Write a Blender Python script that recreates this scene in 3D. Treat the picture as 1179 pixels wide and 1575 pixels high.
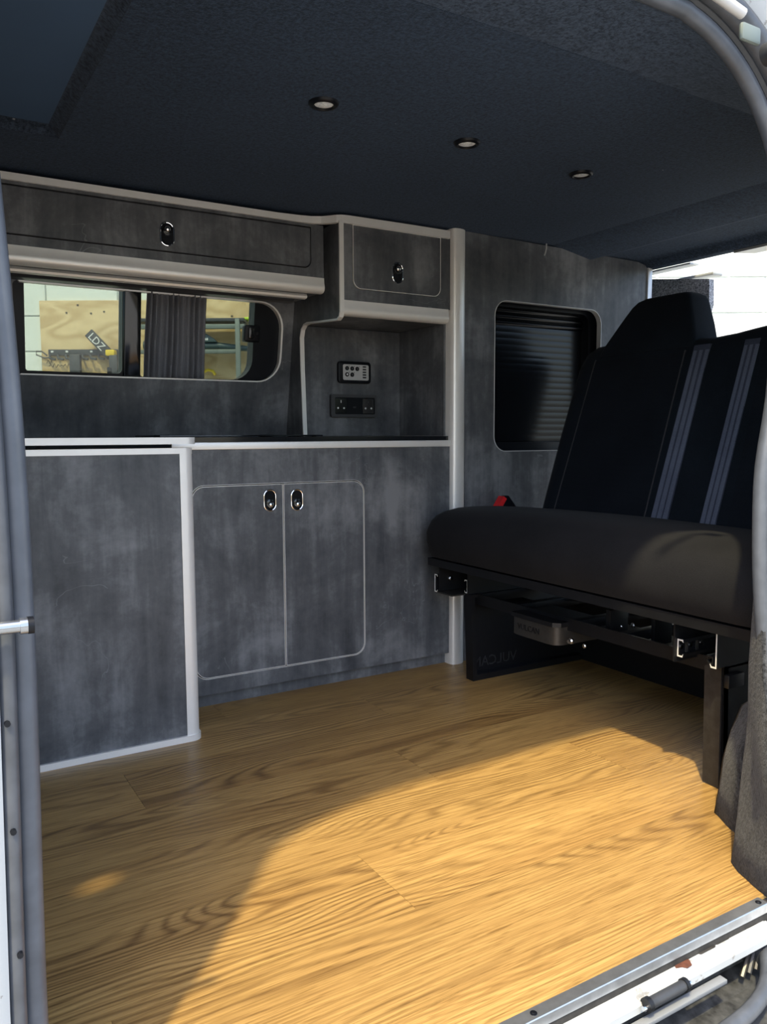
import bpy, bmesh, math, random
from mathutils import Matrix, Vector

for o in list(bpy.data.objects):
    bpy.data.objects.remove(o, do_unlink=True)
scene = bpy.context.scene
COL = scene.collection
rnd = random.Random(7)

# ------------------------------------------------------------------ camera
# metres: X along the van (to the rear), Y across it (away from the side door), Z up from the floor
YAW, PITCH, ROLL, FOCAL = 0.54156754, -0.09578741, -0.00477869, 1228.08398
cam_data = bpy.data.cameras.new('camera')
cam = bpy.data.objects.new('camera', cam_data)
COL.objects.link(cam)
f = Vector((math.sin(YAW) * math.cos(PITCH), math.cos(YAW) * math.cos(PITCH), math.sin(PITCH)))
r = Vector((math.cos(YAW), -math.sin(YAW), 0))
u = r.cross(f)
r2 = math.cos(ROLL) * r + math.sin(ROLL) * u
u2 = -math.sin(ROLL) * r + math.cos(ROLL) * u
cam.matrix_world = Matrix(((r2.x, u2.x, -f.x, 0), (r2.y, u2.y, -f.y, 0), (r2.z, u2.z, -f.z, 0.7), (0, 0, 0, 1)))
cam_data.sensor_fit = 'HORIZONTAL'
cam_data.sensor_width = 36
cam_data.lens = FOCAL / 1179 * 36
cam_data.clip_start = 0.01
scene.camera = cam

# ------------------------------------------------------------------ sky, sun, exposure
world = bpy.data.worlds.new('world')
scene.world = world
world.use_nodes = True
wt = world.node_tree
bg = wt.nodes['Background']
sky = wt.nodes.new('ShaderNodeTexSky')
sky.sky_type = 'NISHITA'
sky.sun_disc = False
sky.sun_elevation = math.radians(60)
sky.sun_rotation = math.radians(225)
sky.air_density = 1.0
sky.dust_density = 2.5
sky.ozone_density = 1.0
wt.links.new(sky.outputs[0], bg.inputs[0])
bg.inputs[1].default_value = 0.52

SUN_DIR = Vector((0.41, 0.405, -1.0)).normalized()
sun_data = bpy.data.lights.new('sun', 'SUN')
sun_data.energy = 5.6
sun_data.angle = math.radians(1.8)
sun_data.color = (1.0, 0.86, 0.52)
sun = bpy.data.objects.new('sun', sun_data)
COL.objects.link(sun)
sun.location = (-3, -4, 8)
sun.rotation_euler = SUN_DIR.to_track_quat('-Z', 'Y').to_euler()

vs = scene.view_settings
vs.view_transform = 'Standard'
vs.look = 'None'
vs.exposure = 0.12
vs.gamma = 1.0
vs.use_curve_mapping = False

# ------------------------------------------------------------------ materials
def new_mat(name):
    m = bpy.data.materials.new(name)
    m.use_nodes = True
    nt = m.node_tree
    return m, nt, nt.nodes['Principled BSDF']

def N(nt, t, **kw):
    n = nt.nodes.new(t)
    for k, v in kw.items():
        if k.startswith('i_'):
            key = k[2:]
            n.inputs[int(key) if key.isdigit() else key].default_value = v
        else:
            setattr(n, k, v)
    return n

def math_node(nt, op, a, b=None):
    n = nt.nodes.new('ShaderNodeMath')
    n.operation = op
    for i, v in enumerate((a, b)):
        if v is None:
            continue
        if isinstance(v, (int, float)):
            n.inputs[i].default_value = v
        else:
            nt.links.new(v, n.inputs[i])
    return n.outputs[0]

def mixc(nt, fac, a, b, mode='MIX'):
    n = nt.nodes.new('ShaderNodeMix')
    n.data_type = 'RGBA'
    n.blend_type = mode
    if isinstance(fac, (int, float)):
        n.inputs[0].default_value = fac
    else:
        nt.links.new(fac, n.inputs[0])
    for i, v in ((6, a), (7, b)):
        if isinstance(v, tuple):
            n.inputs[i].default_value = v if len(v) == 4 else v + (1,)
        else:
            nt.links.new(v, n.inputs[i])
    return n.outputs[2]

def ramp(nt, fac, stops):
    n = nt.nodes.new('ShaderNodeValToRGB')
    cr = n.color_ramp
    while len(cr.elements) < len(stops):
        cr.elements.new(0.5)
    for e, (p, c) in zip(cr.elements, stops):
        e.position = p
        e.color = c if len(c) == 4 else c + (1,)
    nt.links.new(fac, n.inputs[0])
    return n.outputs[0]

def noise(nt, vec, scale, detail=2.0, rough=0.5, dist=0.0):
    n = N(nt, 'ShaderNodeTexNoise', i_Scale=scale, i_Detail=detail, i_Roughness=rough, i_Distortion=dist)
    if vec is not None:
        nt.links.new(vec, n.inputs['Vector'])
    return n.outputs['Fac']

def coords(nt, scale=(1, 1, 1), random_offset=0.0):
    tc = nt.nodes.new('ShaderNodeTexCoord')
    v = tc.outputs['Object']
    if random_offset:
        oi = nt.nodes.new('ShaderNodeObjectInfo')
        m = N(nt, 'ShaderNodeVectorMath', operation='SCALE')
        m.inputs[0].default_value = (random_offset, random_offset * 1.7, random_offset * 0.6)
        nt.links.new(oi.outputs['Random'], m.inputs['Scale'])
        a = N(nt, 'ShaderNodeVectorMath', operation='ADD')
        nt.links.new(v, a.inputs[0])
        nt.links.new(m.outputs[0], a.inputs[1])
        v = a.outputs[0]
    mp = N(nt, 'ShaderNodeMapping')
    mp.inputs['Scale'].default_value = scale
    nt.links.new(v, mp.inputs['Vector'])
    return mp.outputs[0]

def bump(nt, bs, height, strength=0.2, distance=0.002):
    b = N(nt, 'ShaderNodeBump', i_Strength=strength, i_Distance=distance)
    nt.links.new(height, b.inputs['Height'])
    nt.links.new(b.outputs[0], bs.inputs['Normal'])

def plain(name, col, rough=0.5, metal=0.0, var=0.12, nscale=12.0, spec=0.5, coat=0.0):
    m, nt, bs = new_mat(name)
    v = coords(nt)
    nz = noise(nt, v, nscale, 3.0, 0.6)
    lo = tuple(c * (1 - var) for c in col)
    hi = tuple(min(1.0, c * (1 + var)) for c in col)
    nt.links.new(ramp(nt, nz, [(0.3, lo), (0.7, hi)]), bs.inputs['Base Color'])
    bs.inputs['Roughness'].default_value = rough
    bs.inputs['Metallic'].default_value = metal
    bs.inputs['Specular IOR Level'].default_value = spec
    bs.inputs['Coat Weight'].default_value = coat
    return m

def make_laminate():
    m, nt, bs = new_mat('slate_laminate')
    v = coords(nt)
    n1 = noise(nt, v, 5.0, 8.0, 0.62, 0.4)
    n2 = noise(nt, coords(nt, (22, 22, 2.2)), 1.0, 5.0, 0.6, 0.3)
    n3 = noise(nt, v, 60.0, 4.0, 0.7)
    s = math_node(nt, 'ADD', math_node(nt, 'MULTIPLY', n1, 0.55), math_node(nt, 'MULTIPLY', n2, 0.33))
    s = math_node(nt, 'ADD', s, math_node(nt, 'MULTIPLY', n3, 0.12))
    c = ramp(nt, s, [(0.38, (0.046, 0.050, 0.057)), (0.50, (0.096, 0.100, 0.108)), (0.62, (0.205, 0.210, 0.218))])
    ln = noise(nt, v, 3.1, 4.0, 0.55, 0.8)
    line = math_node(nt, 'LESS_THAN', math_node(nt, 'ABSOLUTE', math_node(nt, 'SUBTRACT', ln, 0.5)), 0.0016)
    mask = math_node(nt, 'GREATER_THAN', noise(nt, v, 4.0, 1.0, 0.5), 0.60)
    fac = math_node(nt, 'MULTIPLY', math_node(nt, 'MULTIPLY', line, mask), 0.55)
    c = mixc(nt, fac, c, (0.20, 0.21, 0.22))
    nt.links.new(c, bs.inputs['Base Color'])
    bs.inputs['Roughness'].default_value = 0.46
    bs.inputs['Specular IOR Level'].default_value = 0.4
    bump(nt, bs, n3, 0.06, 0.001)
    return m

def make_carpet(name, lo, hi, lint=True, strength=0.7, tint=(0.6, 0.75, 1.0, 1)):
    m, nt, bs = new_mat(name)
    v = coords(nt)
    n1 = noise(nt, v, 165.0, 3.0, 0.75)
    n2 = noise(nt, v, 75.0, 4.0, 0.7)
    n3 = noise(nt, v, 4.0, 3.0, 0.6)
    s = math_node(nt, 'ADD', math_node(nt, 'MULTIPLY', n1, 0.6), math_node(nt, 'MULTIPLY', n2, 0.3))
    s = math_node(nt, 'ADD', s, math_node(nt, 'MULTIPLY', n3, 0.1))
    c = ramp(nt, s, [(0.40, lo), (0.60, hi)])
    if lint:
        vo = N(nt, 'ShaderNodeTexVoronoi', i_Scale=9.0)
        nt.links.new(coords(nt, (1.0, 1.6, 1.3)), vo.inputs['Vector'])
        sp = math_node(nt, 'LESS_THAN', vo.outputs['Distance'], 0.022)
        sep = nt.nodes.new('ShaderNodeSeparateColor')
        nt.links.new(vo.outputs['Color'], sep.inputs[0])
        sp = math_node(nt, 'MULTIPLY', sp, math_node(nt, 'GREATER_THAN', sep.outputs[0], 0.72))
        c = mixc(nt, math_node(nt, 'MULTIPLY', sp, 0.8), c, (0.35, 0.36, 0.37))
    nt.links.new(c, bs.inputs['Base Color'])
    bs.inputs['Roughness'].default_value = 0.95
    bs.inputs['Specular IOR Level'].default_value = 0.15
    bs.inputs['Sheen Weight'].default_value = 0.12
    bs.inputs['Sheen Tint'].default_value = tint
    bs.inputs['Sheen Roughness'].default_value = 0.6
    bump(nt, bs, s, strength, 0.004)
    return m

def make_oak():
    m, nt, bs = new_mat('oak_vinyl')
    # cathedral figure: contour lines of a stretched noise field running along X
    field = noise(nt, coords(nt, (1.15, 6.0, 1.0), 37.0), 1.0, 1.5, 0.45, 0.25)
    v = coords(nt, (1, 1, 1), 37.0)
    sep = nt.nodes.new('ShaderNodeSeparateXYZ')
    nt.links.new(v, sep.inputs[0])
    ph = math_node(nt, 'ADD', math_node(nt, 'MULTIPLY', field, 150.0), math_node(nt, 'MULTIPLY', sep.outputs[1], 380.0))
    wob = noise(nt, coords(nt, (9, 60, 1), 37.0), 1.0, 3.0, 0.6)
    ph = math_node(nt, 'ADD', ph, math_node(nt, 'MULTIPLY', wob, 3.2))
    wave = math_node(nt, 'ADD', math_node(nt, 'MULTIPLY', math_node(nt, 'SINE', ph), 0.5), 0.5)
    wave = math_node(nt, 'POWER', wave, 2.2)
    fade = ramp(nt, noise(nt, coords(nt, (1.6, 7, 1), 37.0), 1.0, 2.0, 0.5), [(0.36, (0.12, 0.12, 0.12)), (0.60, (1, 1, 1))])
    fib = noise(nt, coords(nt, (7, 330, 1), 37.0), 1.0, 3.0, 0.65)
    tone = noise(nt, coords(nt, (1.1, 9, 1), 37.0), 1.0, 3.0, 0.6)
    oi = nt.nodes.new('ShaderNodeObjectInfo')
    base = ramp(nt, tone, [(0.3, (0.325, 0.190, 0.062)), (0.7, (0.450, 0.284, 0.098))])
    pl = math_node(nt, 'ADD', math_node(nt, 'MULTIPLY', oi.outputs['Random'], 0.16), 0.92)
    base = mixc(nt, 1.0, base, ramp(nt, math_node(nt, 'MULTIPLY', pl, 0.8), [(0.0, (0, 0, 0)), (1.0, (1.25, 1.25, 1.25))]), 'MULTIPLY')
    g = math_node(nt, 'MULTIPLY', math_node(nt, 'MULTIPLY', wave, fade), 0.72)
    c = mixc(nt, g, base, (0.125, 0.064, 0.020))
    fb = ramp(nt, fib, [(0.36, (0.62, 0.58, 0.53)), (0.58, (1.06, 1.06, 1.06))])
    c = mixc(nt, 0.9, c, fb, 'MULTIPLY')
    pore = ramp(nt, noise(nt, coords(nt, (16, 210, 1), 37.0), 1.0, 2.0, 0.6), [(0.30, (0.55, 0.50, 0.45)), (0.42, (1, 1, 1))])
    c = mixc(nt, 0.7, c, pore, 'MULTIPLY')
    nt.links.new(c, bs.inputs['Base Color'])
    bs.inputs['Roughness'].default_value = 0.42
    bs.inputs['Specular IOR Level'].default_value = 0.45
    h = math_node(nt, 'ADD', fib, math_node(nt, 'MULTIPLY', wave, -0.4))
    bump(nt, bs, h, 0.12, 0.001)
    return m

def make_fabric(name, lo, hi, ribs=False):
    m, nt, bs = new_mat(name)
    v = coords(nt)
    n1 = noise(nt, v, 600.0, 2.0, 0.6)
    n2 = noise(nt, v, 7.0, 4.0, 0.6)
    s = math_node(nt, 'ADD', math_node(nt, 'MULTIPLY', n1, 0.6), math_node(nt, 'MULTIPLY', n2, 0.4))
    nt.links.new(ramp(nt, s, [(0.35, lo), (0.65, hi)]), bs.inputs['Base Color'])
    bs.inputs['Roughness'].default_value = 0.8
    bs.inputs['Specular IOR Level'].default_value = 0.12
    bs.inputs['Sheen Weight'].default_value = 0.03
    h = s
    if ribs:
        sep = nt.nodes.new('ShaderNodeSeparateXYZ')
        nt.links.new(v, sep.inputs[0])
        w = math_node(nt, 'SINE', math_node(nt, 'MULTIPLY', sep.outputs[2], 420.0))
        n4 = noise(nt, coords(nt, (3, 3, 30)), 1.0, 2.0)
        h = math_node(nt, 'ADD', math_node(nt, 'MULTIPLY', w, 0.5), math_node(nt, 'MULTIPLY', n4, 2.5))
    bump(nt, bs, h, 0.3, 0.002)
    return m

def make_plywood():
    m, nt, bs = new_mat('plywood')
    fld = noise(nt, coords(nt, (1.6, 1.6, 4.5)), 1.0, 2.0, 0.5, 0.9)
    w = math_node(nt, 'ADD', math_node(nt, 'MULTIPLY', math_node(nt, 'SINE', math_node(nt, 'MULTIPLY', fld, 38.0)), 0.5), 0.5)
    c = mixc(nt, math_node(nt, 'MULTIPLY', w, 0.75), (0.66, 0.52, 0.30), (0.40, 0.27, 0.115))
    n2 = noise(nt, coords(nt, (3, 3, 40)), 1.0, 3.0)
    c = mixc(nt, math_node(nt, 'MULTIPLY', n2, 0.5), c, (0.58, 0.44, 0.25))
    nt.links.new(c, bs.inputs['Base Color'])
    bs.inputs['Roughness'].default_value = 0.7
    return m

def make_glass(name, tint, rough=0.0, refl=1.0):
    m, nt, bs = new_mat(name)
    out = nt.nodes['Material Output']
    nt.nodes.remove(bs)
    tr = N(nt, 'ShaderNodeBsdfTransparent')
    nz = noise(nt, coords(nt), 3.0, 2.0)
    lo = tuple(c * 0.97 for c in tint)
    nt.links.new(ramp(nt, nz, [(0.3, lo), (0.7, tint)]), tr.inputs[0])
    gl = N(nt, 'ShaderNodeBsdfGlossy')
    gl.inputs['Roughness'].default_value = rough
    fr = N(nt, 'ShaderNodeFresnel', i_IOR=1.45)
    mx = N(nt, 'ShaderNodeMixShader')
    nt.links.new(math_node(nt, 'MULTIPLY', fr.outputs[0], refl), mx.inputs[0])
    nt.links.new(tr.outputs[0], mx.inputs[1])
    nt.links.new(gl.outputs[0], mx.inputs[2])
    nt.links.new(mx.outputs[0], out.inputs[0])
    return m

def make_painted(name, col, dirt, amount=0.5):
    m, nt, bs = new_mat(name)
    v = coords(nt)
    n1 = noise(nt, v, 26.0, 6.0, 0.7, 0.4)
    fac = math_node(nt, 'MULTIPLY', math_node(nt, 'GREATER_THAN', n1, 0.62), amount)
    n2 = noise(nt, v, 3.0, 3.0)
    c = mixc(nt, math_node(nt, 'MULTIPLY', n2, 0.25), col, tuple(k * 0.85 for k in col))
    c = mixc(nt, fac, c, dirt)
    nt.links.new(c, bs.inputs['Base Color'])
    bs.inputs['Roughness'].default_value = 0.35
    return m

M = {}
M['laminate'] = make_laminate()
M['carpet'] = make_carpet('headliner_carpet', (0.0016, 0.0042, 0.0095), (0.0230, 0.0370, 0.0640))
M['carpet_lit'] = make_carpet('lit_headliner_carpet', (0.005, 0.0085, 0.015), (0.044, 0.060, 0.090))  # headliner carpet lightened: extra light on header and lip put into the colour
M['carpet_grey'] = make_carpet('grey_lining_carpet', (0.006, 0.0065, 0.0075), (0.050, 0.052, 0.056), True, 1.0, (1, 1, 1, 1))
M['carpet_skylit'] = make_carpet('skylit_speckled_carpet', (0.10, 0.105, 0.115), (0.60, 0.62, 0.66), False, 1.0)  # rear pillar carpet, lightened so skylight from the tail is in the colour
M['liner'] = plain('smooth_navy_liner', (0.060, 0.105, 0.185), 0.8, 0, 0.06, 3.0, 0.2)
M['oak'] = make_oak()
M['alu'] = plain('satin_aluminium', (0.88, 0.855, 0.815), 0.40, 0.30, 0.02, 30.0)
M['strip'] = plain('brushed_sill_metal', (0.62, 0.64, 0.67), 0.28, 0.9, 0.12, 40.0)
M['steel'] = plain('bright_steel', (0.78, 0.78, 0.77), 0.2, 1.0, 0.05, 40.0)
M['worn_chrome'] = plain('worn_chrome', (0.34, 0.36, 0.39), 0.22, 0.9, 0.1, 30.0)
M['chrome'] = plain('chrome', (0.86, 0.86, 0.87), 0.08, 1.0, 0.02, 20.0)
M['gloss_black'] = plain('gloss_black_plastic', (0.012, 0.013, 0.015), 0.12, 0, 0.1, 20.0, 0.6)
M['blind_black'] = plain('blind_gloss_black', (0.004, 0.005, 0.007), 0.22, 0, 0.1, 20.0, 0.28)
M['black'] = plain('satin_black_plastic', (0.005, 0.006, 0.009), 0.4, 0, 0.1, 30.0, 0.22)
M['black_metal'] = plain('black_powder_coat', (0.006, 0.0065, 0.008), 0.45, 0.0, 0.2, 60.0, 0.35)
M['bronze_metal'] = plain('dark_bare_steel', (0.042, 0.039, 0.035), 0.36, 0.35, 0.15, 40.0)
M['brush_black'] = plain('worn_black_steel', (0.022, 0.021, 0.021), 0.5, 0.2, 0.35, 70.0)
M['seat'] = make_fabric('seat_cloth', (0.0055, 0.0058, 0.0072), (0.0140, 0.0140, 0.0160))
M['seat_rib'] = make_fabric('ribbed_seat_cloth', (0.0040, 0.0060, 0.0095), (0.0110, 0.0145, 0.0210), True)
M['seat_back'] = make_fabric('plain_back_cloth', (0.0045, 0.0072, 0.0110), (0.0120, 0.0165, 0.0240))
M['stripe'] = make_fabric('grey_stripe_cloth', (0.085, 0.097, 0.14), (0.16, 0.18, 0.24))
M['stripe_dim'] = make_fabric('dim_stripe_cloth', (0.035, 0.042, 0.065), (0.075, 0.085, 0.12))
M['thread'] = plain('grey_thread', (0.045, 0.045, 0.05), 0.8)
M['curtain'] = make_fabric('charcoal_curtain', (0.15, 0.155, 0.175), (0.24, 0.245, 0.27))
M['rubber'] = plain('grey_rubber', (0.072, 0.080, 0.095), 0.42, 0, 0.2, 25.0, 0.5)
M['rubber_dark2'] = plain('weathered_rubber', (0.060, 0.066, 0.078), 0.45, 0, 0.25, 25.0, 0.5)
M['rubber_dark'] = plain('dark_rubber', (0.03, 0.032, 0.036), 0.5, 0, 0.3, 25.0)
M['white'] = make_painted('white_body_paint', (0.42, 0.44, 0.45), (0.17, 0.15, 0.125), 0.6)
M['lower_paint'] = make_painted('dirty_grey_paint', (0.20, 0.21, 0.22), (0.06, 0.055, 0.05), 0.6)
M['rust'] = plain('rust', (0.085, 0.026, 0.012), 0.85, 0, 0.5, 90.0)
M['grime'] = plain('dark_grime', (0.022, 0.02, 0.018), 0.8, 0, 0.5, 60.0)
M['step'] = plain('gritty_step_plastic', (0.040, 0.041, 0.041), 0.55, 0, 0.7, 60.0)
M['red'] = plain('red_plastic', (0.75, 0.025, 0.03), 0.35, 0, 0.05)
M['face_grey'] = plain('light_grey_faceplate', (0.50, 0.50, 0.50), 0.4, 0, 0.04)
M['bezel_grey'] = plain('dark_grey_bezel', (0.050, 0.050, 0.054), 0.42, 0, 0.1)
M['white_plastic'] = plain('white_plastic', (0.75, 0.75, 0.74), 0.4, 0, 0.04)
M['lens'] = plain('frosted_lens', (0.74, 0.78, 0.84), 0.3, 0.0, 0.3, 180.0)
M['emboss'] = plain('worn_lettering', (0.024, 0.025, 0.028), 0.5, 0.1, 0.3, 80.0)
M['pane'] = make_glass('lightly_tinted_glass', (0.52, 0.56, 0.52))
M['dark_pane'] = make_glass('privacy_glass', (0.10, 0.11, 0.12), 0.02, 1.6)
M['block'] = make_painted('white_painted_block', (0.74, 0.78, 0.74), (0.42, 0.42, 0.38), 0.25)
M['mortar'] = plain('painted_mortar', (0.55, 0.58, 0.55), 0.85)
M['concrete'] = plain('yard_concrete', (0.36, 0.36, 0.35), 0.85, 0, 0.2, 3.0)
M['plywood'] = make_plywood()
M['tool_grey'] = plain('tool_grey', (0.055, 0.06, 0.065), 0.5)
M['tool_teal'] = plain('tool_teal', (0.045, 0.075, 0.08), 0.45)
M['yellow'] = plain('tool_yellow', (0.75, 0.55, 0.03), 0.45)
M['lime'] = plain('tool_lime', (0.45, 0.65, 0.05), 0.45)
M['rack_metal'] = plain('grey_green_steel', (0.16, 0.19, 0.175), 0.5, 0.2)
M['ink'] = plain('faded_ink', (0.10, 0.09, 0.07), 0.8)

# ------------------------------------------------------------------ builders
ORG = {}

def link(name, me, mat, parent=None):
    if isinstance(mat, str):
        mat = M[mat]
    me.materials.append(mat)
    o = bpy.data.objects.new(name, me)
    COL.objects.link(o)
    if parent is None:
        xs = [v.co for v in me.vertices]
        lo = Vector((min(c.x for c in xs), min(c.y for c in xs), min(c.z for c in xs)))
        hi = Vector((max(c.x for c in xs), max(c.y for c in xs), max(c.z for c in xs)))
        org = Vector(((lo.x + hi.x) / 2, (lo.y + hi.y) / 2, lo.z))
        me.transform(Matrix.Translation(-org))
        o.location = org
        ORG[o.name] = org
    else:
        attach(o, parent)
    return o

def attach(o, parent):
    o.parent = parent
    o.matrix_parent_inverse = Matrix.Translation(-ORG.get(parent.name, Vector((0, 0, 0))))
    ORG[o.name] = Vector((0, 0, 0))

def thing(name, label, cat, loc, group=None, kind=None):
    o = bpy.data.objects.new(name, None)
    COL.objects.link(o)
    o.empty_display_size = 0.05
    o.location = loc
    ORG[o.name] = Vector(loc)
    tag(o, label, cat, group, kind)
    return o

def tag(o, label=None, cat=None, group=None, kind=None):
    if label: o['label'] = label
    if cat: o['category'] = cat
    if group: o['group'] = group
    if kind: o['kind'] = kind
    return o

def finish(name, bm, mat, parent=None, smooth=False, xf=None):
    if xf:
        for v in bm.verts:
            v.co = Vector(xf(v.co))
    bmesh.ops.recalc_face_normals(bm, faces=bm.faces)
    me = bpy.data.meshes.new(name)
    bm.to_mesh(me)
    bm.free()
    if smooth:
        for p in me.polygons:
            p.use_smooth = True
        try:
            me.set_sharp_from_angle(angle=math.radians(40))
        except Exception:
            pass
    return link(name, me, mat, parent)

def bm_box(bm, x0, x1, y0, y1, z0, z1, bev=0.0, seg=2):
    res = bmesh.ops.create_cube(bm, size=1.0)
    vs_ = res['verts']
    for v in vs_:
        v.co = Vector(((x0 + x1) / 2 + v.co.x * (x1 - x0), (y0 + y1) / 2 + v.co.y * (y1 - y0), (z0 + z1) / 2 + v.co.z * (z1 - z0)))
    if bev:
        es = list({e for v in vs_ for e in v.link_edges})
        bmesh.ops.bevel(bm, geom=es, offset=bev, segments=seg, affect='EDGES', profile=0.5)

def box(name, x0, x1, y0, y1, z0, z1, mat, parent=None, bev=0.0, seg=2, xf=None):
    bm = bmesh.new()
    bm_box(bm, x0, x1, y0, y1, z0, z1, bev, seg)
    return finish(name, bm, mat, parent, bev > 0, xf)

def rrect(x0, x1, z0, z1, r, seg=6):
    """r: one radius or (bottom-left, bottom-right, top-right, top-left)"""
    if not isinstance(r, tuple):
        r = (r, r, r, r)
    pts = []
    for (cx, cz, sx, sz, a0), rr in zip(((x0, z0, 1, 1, 180), (x1, z0, -1, 1, 270), (x1, z1, -1, -1, 0), (x0, z1, 1, -1, 90)), r):
        if rr < 1e-6:
            pts.append((cx, cz))
            continue
        for i in range(seg + 1):
            a = math.radians(a0 + 90 * i / seg)
            pts.append((cx + sx * rr + rr * math.cos(a), cz + sz * rr + rr * math.sin(a)))
    return pts

def place(axis, a, b, t):
    return {'X': (t, a, b), 'Y': (a, t, b), 'Z': (a, b, t)}[axis]

def prism(name, loops, axis, t0, t1, mat, parent=None, xf=None, bev=0.0, smooth=False, seg=2):
    """extrude a flat outline (first loop) with holes (other loops) from t0 to t1 along axis"""
    bm = bmesh.new()
    edges = []
    for lp in loops:
        vs_ = [bm.verts.new(place(axis, p[0], p[1], t0)) for p in lp]
        edges += [bm.edges.new((vs_[i], vs_[(i + 1) % len(vs_)])) for i in range(len(vs_))]
    if len(loops) == 1:
        bm.faces.new([e.verts[0] for e in edges]) if False else bm.faces.new(vs_)
    else:
        bmesh.ops.triangle_fill(bm, edges=edges, use_beauty=True)
    fs = list(bm.faces)
    ex = bmesh.ops.extrude_face_region(bm, geom=fs)
    nv = [g for g in ex['geom'] if isinstance(g, bmesh.types.BMVert)]
    d = Vector(place(axis, 0, 0, t1 - t0))
    for v in nv:
        v.co += d
    if bev:
        bm.edges.ensure_lookup_table()
        bmesh.ops.recalc_face_normals(bm, faces=bm.faces)
        es = [e for e in bm.edges if len(e.link_faces) == 2 and e.calc_face_angle(0) > 0.6]
        bmesh.ops.bevel(bm, geom=es, offset=bev, segments=seg, affect='EDGES', profile=0.5, clamp_overlap=True)
    return finish(name, bm, mat, parent, smooth or bev > 0, xf)

def ring(name, outer, inner, axis, t0, t1, mat, parent=None, xf=None):
    """band between two loops with the same point count"""
    bm = bmesh.new()
    n = len(outer)
    L = []
    for lp, t in ((outer, t0), (inner, t0), (inner, t1), (outer, t1)):
        L.append([bm.verts.new(place(axis, p[0], p[1], t)) for p in lp])
    for k in range(4):
        a, b = L[k], L[(k + 1) % 4]
        for i in range(n):
            j = (i + 1) % n
            bm.faces.new((a[i], a[j], b[j], b[i]))
    return finish(name, bm, mat, parent, False, xf)

def sweep(name, sections, mat, parent=None, closed_path=False, caps=True, smooth=True, xf=None, closed_profile=True):
    """skin a list of point loops"""
    bm = bmesh.new()
    rows = [[bm.verts.new(p) for p in s] for s in sections]
    n = len(rows[0])
    m = len(rows)
    for i in range(m if closed_path else m - 1):
        a, b = rows[i], rows[(i + 1) % m]
        for k in range(n if closed_profile else n - 1):
            j = (k + 1) % n
            bm.faces.new((a[k], a[j], b[j], b[k]))
    if caps and not closed_path and closed_profile:
        bm.faces.new(rows[0])
        bm.faces.new(rows[-1])
    return finish(name, bm, mat, parent, smooth, xf)

def tube(name, path, rad, mat, parent=None, seg=10, closed=False, scale=(1, 1)):
    pts = [Vector(p) for p in path]
    n = len(pts)
    secs = []
    up = None
    for i, p in enumerate(pts):
        if closed:
            t = (pts[(i + 1) % n] - pts[i - 1]).normalized()
        else:
            t = (pts[min(i + 1, n - 1)] - pts[max(i - 1, 0)]).normalized()
        if up is None:
            up = Vector((0, 0, 1)) if abs(t.z) < 0.9 else Vector((0, 1, 0))
        s = t.cross(up)
        if s.length < 1e-4:
            s = t.cross(Vector((1, 0, 0)))
        s.normalize()
        up = s.cross(t).normalized()
        rr = rad[i] if isinstance(rad, (list, tuple)) else rad
        secs.append([p + rr * (scale[0] * math.cos(2 * math.pi * k / seg) * s + scale[1] * math.sin(2 * math.pi * k / seg) * up) for k in range(seg)])
    return sweep(name, secs, mat, parent, closed_path=closed)

def cyl(name, c, axis, r0, length, mat, parent=None, seg=16, r1=None):
    d = Vector(place(axis, 0, 0, 1))
    c = Vector(c)
    return tube(name, [c, c + d * length], [r0, r0 if r1 is None else r1], mat, parent, seg)

def text_mesh(name, txt, size, mat, parent, origin, right, upv, depth=0.001):
    cu = bpy.data.curves.new(name, 'FONT')
    cu.body = txt
    cu.size = size
    cu.extrude = depth / 2
    cu.resolution_u = 2
    to = bpy.data.objects.new(name + '_curve', cu)
    COL.objects.link(to)
    bpy.context.view_layer.update()
    dg = bpy.context.evaluated_depsgraph_get()
    me = bpy.data.meshes.new_from_object(to.evaluated_get(dg))
    bpy.data.objects.remove(to, do_unlink=True)
    me.materials.clear()
    rt, uv = Vector(right).normalized(), Vector(upv).normalized()
    nn = rt.cross(uv)
    for v in me.vertices:
        c = v.co.copy()
        v.co = Vector(origin) + rt * c.x + uv * c.y + nn * c.z
    return link(name, me, mat, parent)

# the far side wall leans inwards towards the roof
def lean(c):
    return (c[0], c[1] + 2.306 - 0.187 * (c[2] - 0.72), c[2])

# ------------------------------------------------------------------ floor
floor = box('floor', -0.72, 2.5, 0.676, 2.42, -0.05, -0.006, 'grime')
tag(floor, kind='structure')
PW = 0.178
rows = [0.94 + PW * k for k in range(-1, 9)]
rows[0] = 0.692 + 0.07
starts = {0: 0.18, 1: 0.618, 2: 0.05, 3: 0.905, 4: 0.36, 5: 1.02, 6: 0.66, 7: 0.22, -1: 0.42}
bounds = [(-1, 0.692, 0.762), (0, 0.762, 0.94)] + [(k, 0.94 + PW * (k - 1), 0.94 + PW * k) for k in range(1, 9)]
for k, y0, y1 in bounds:
    y1 = min(y1, 2.40)
    s = starts.get(k, 0.5)
    xs = [-0.72] + [x for x in (s - 1.22, s, s + 1.22, s + 2.44) if -0.70 < x < 2.45] + [2.45]
    for a, b in zip(xs[:-1], xs[1:]):
        box('plank', a + 0.0003, b - 0.0003, y0 + 0.0003, y1 - 0.0003, -0.006, 0.0, 'oak', floor)

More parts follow.
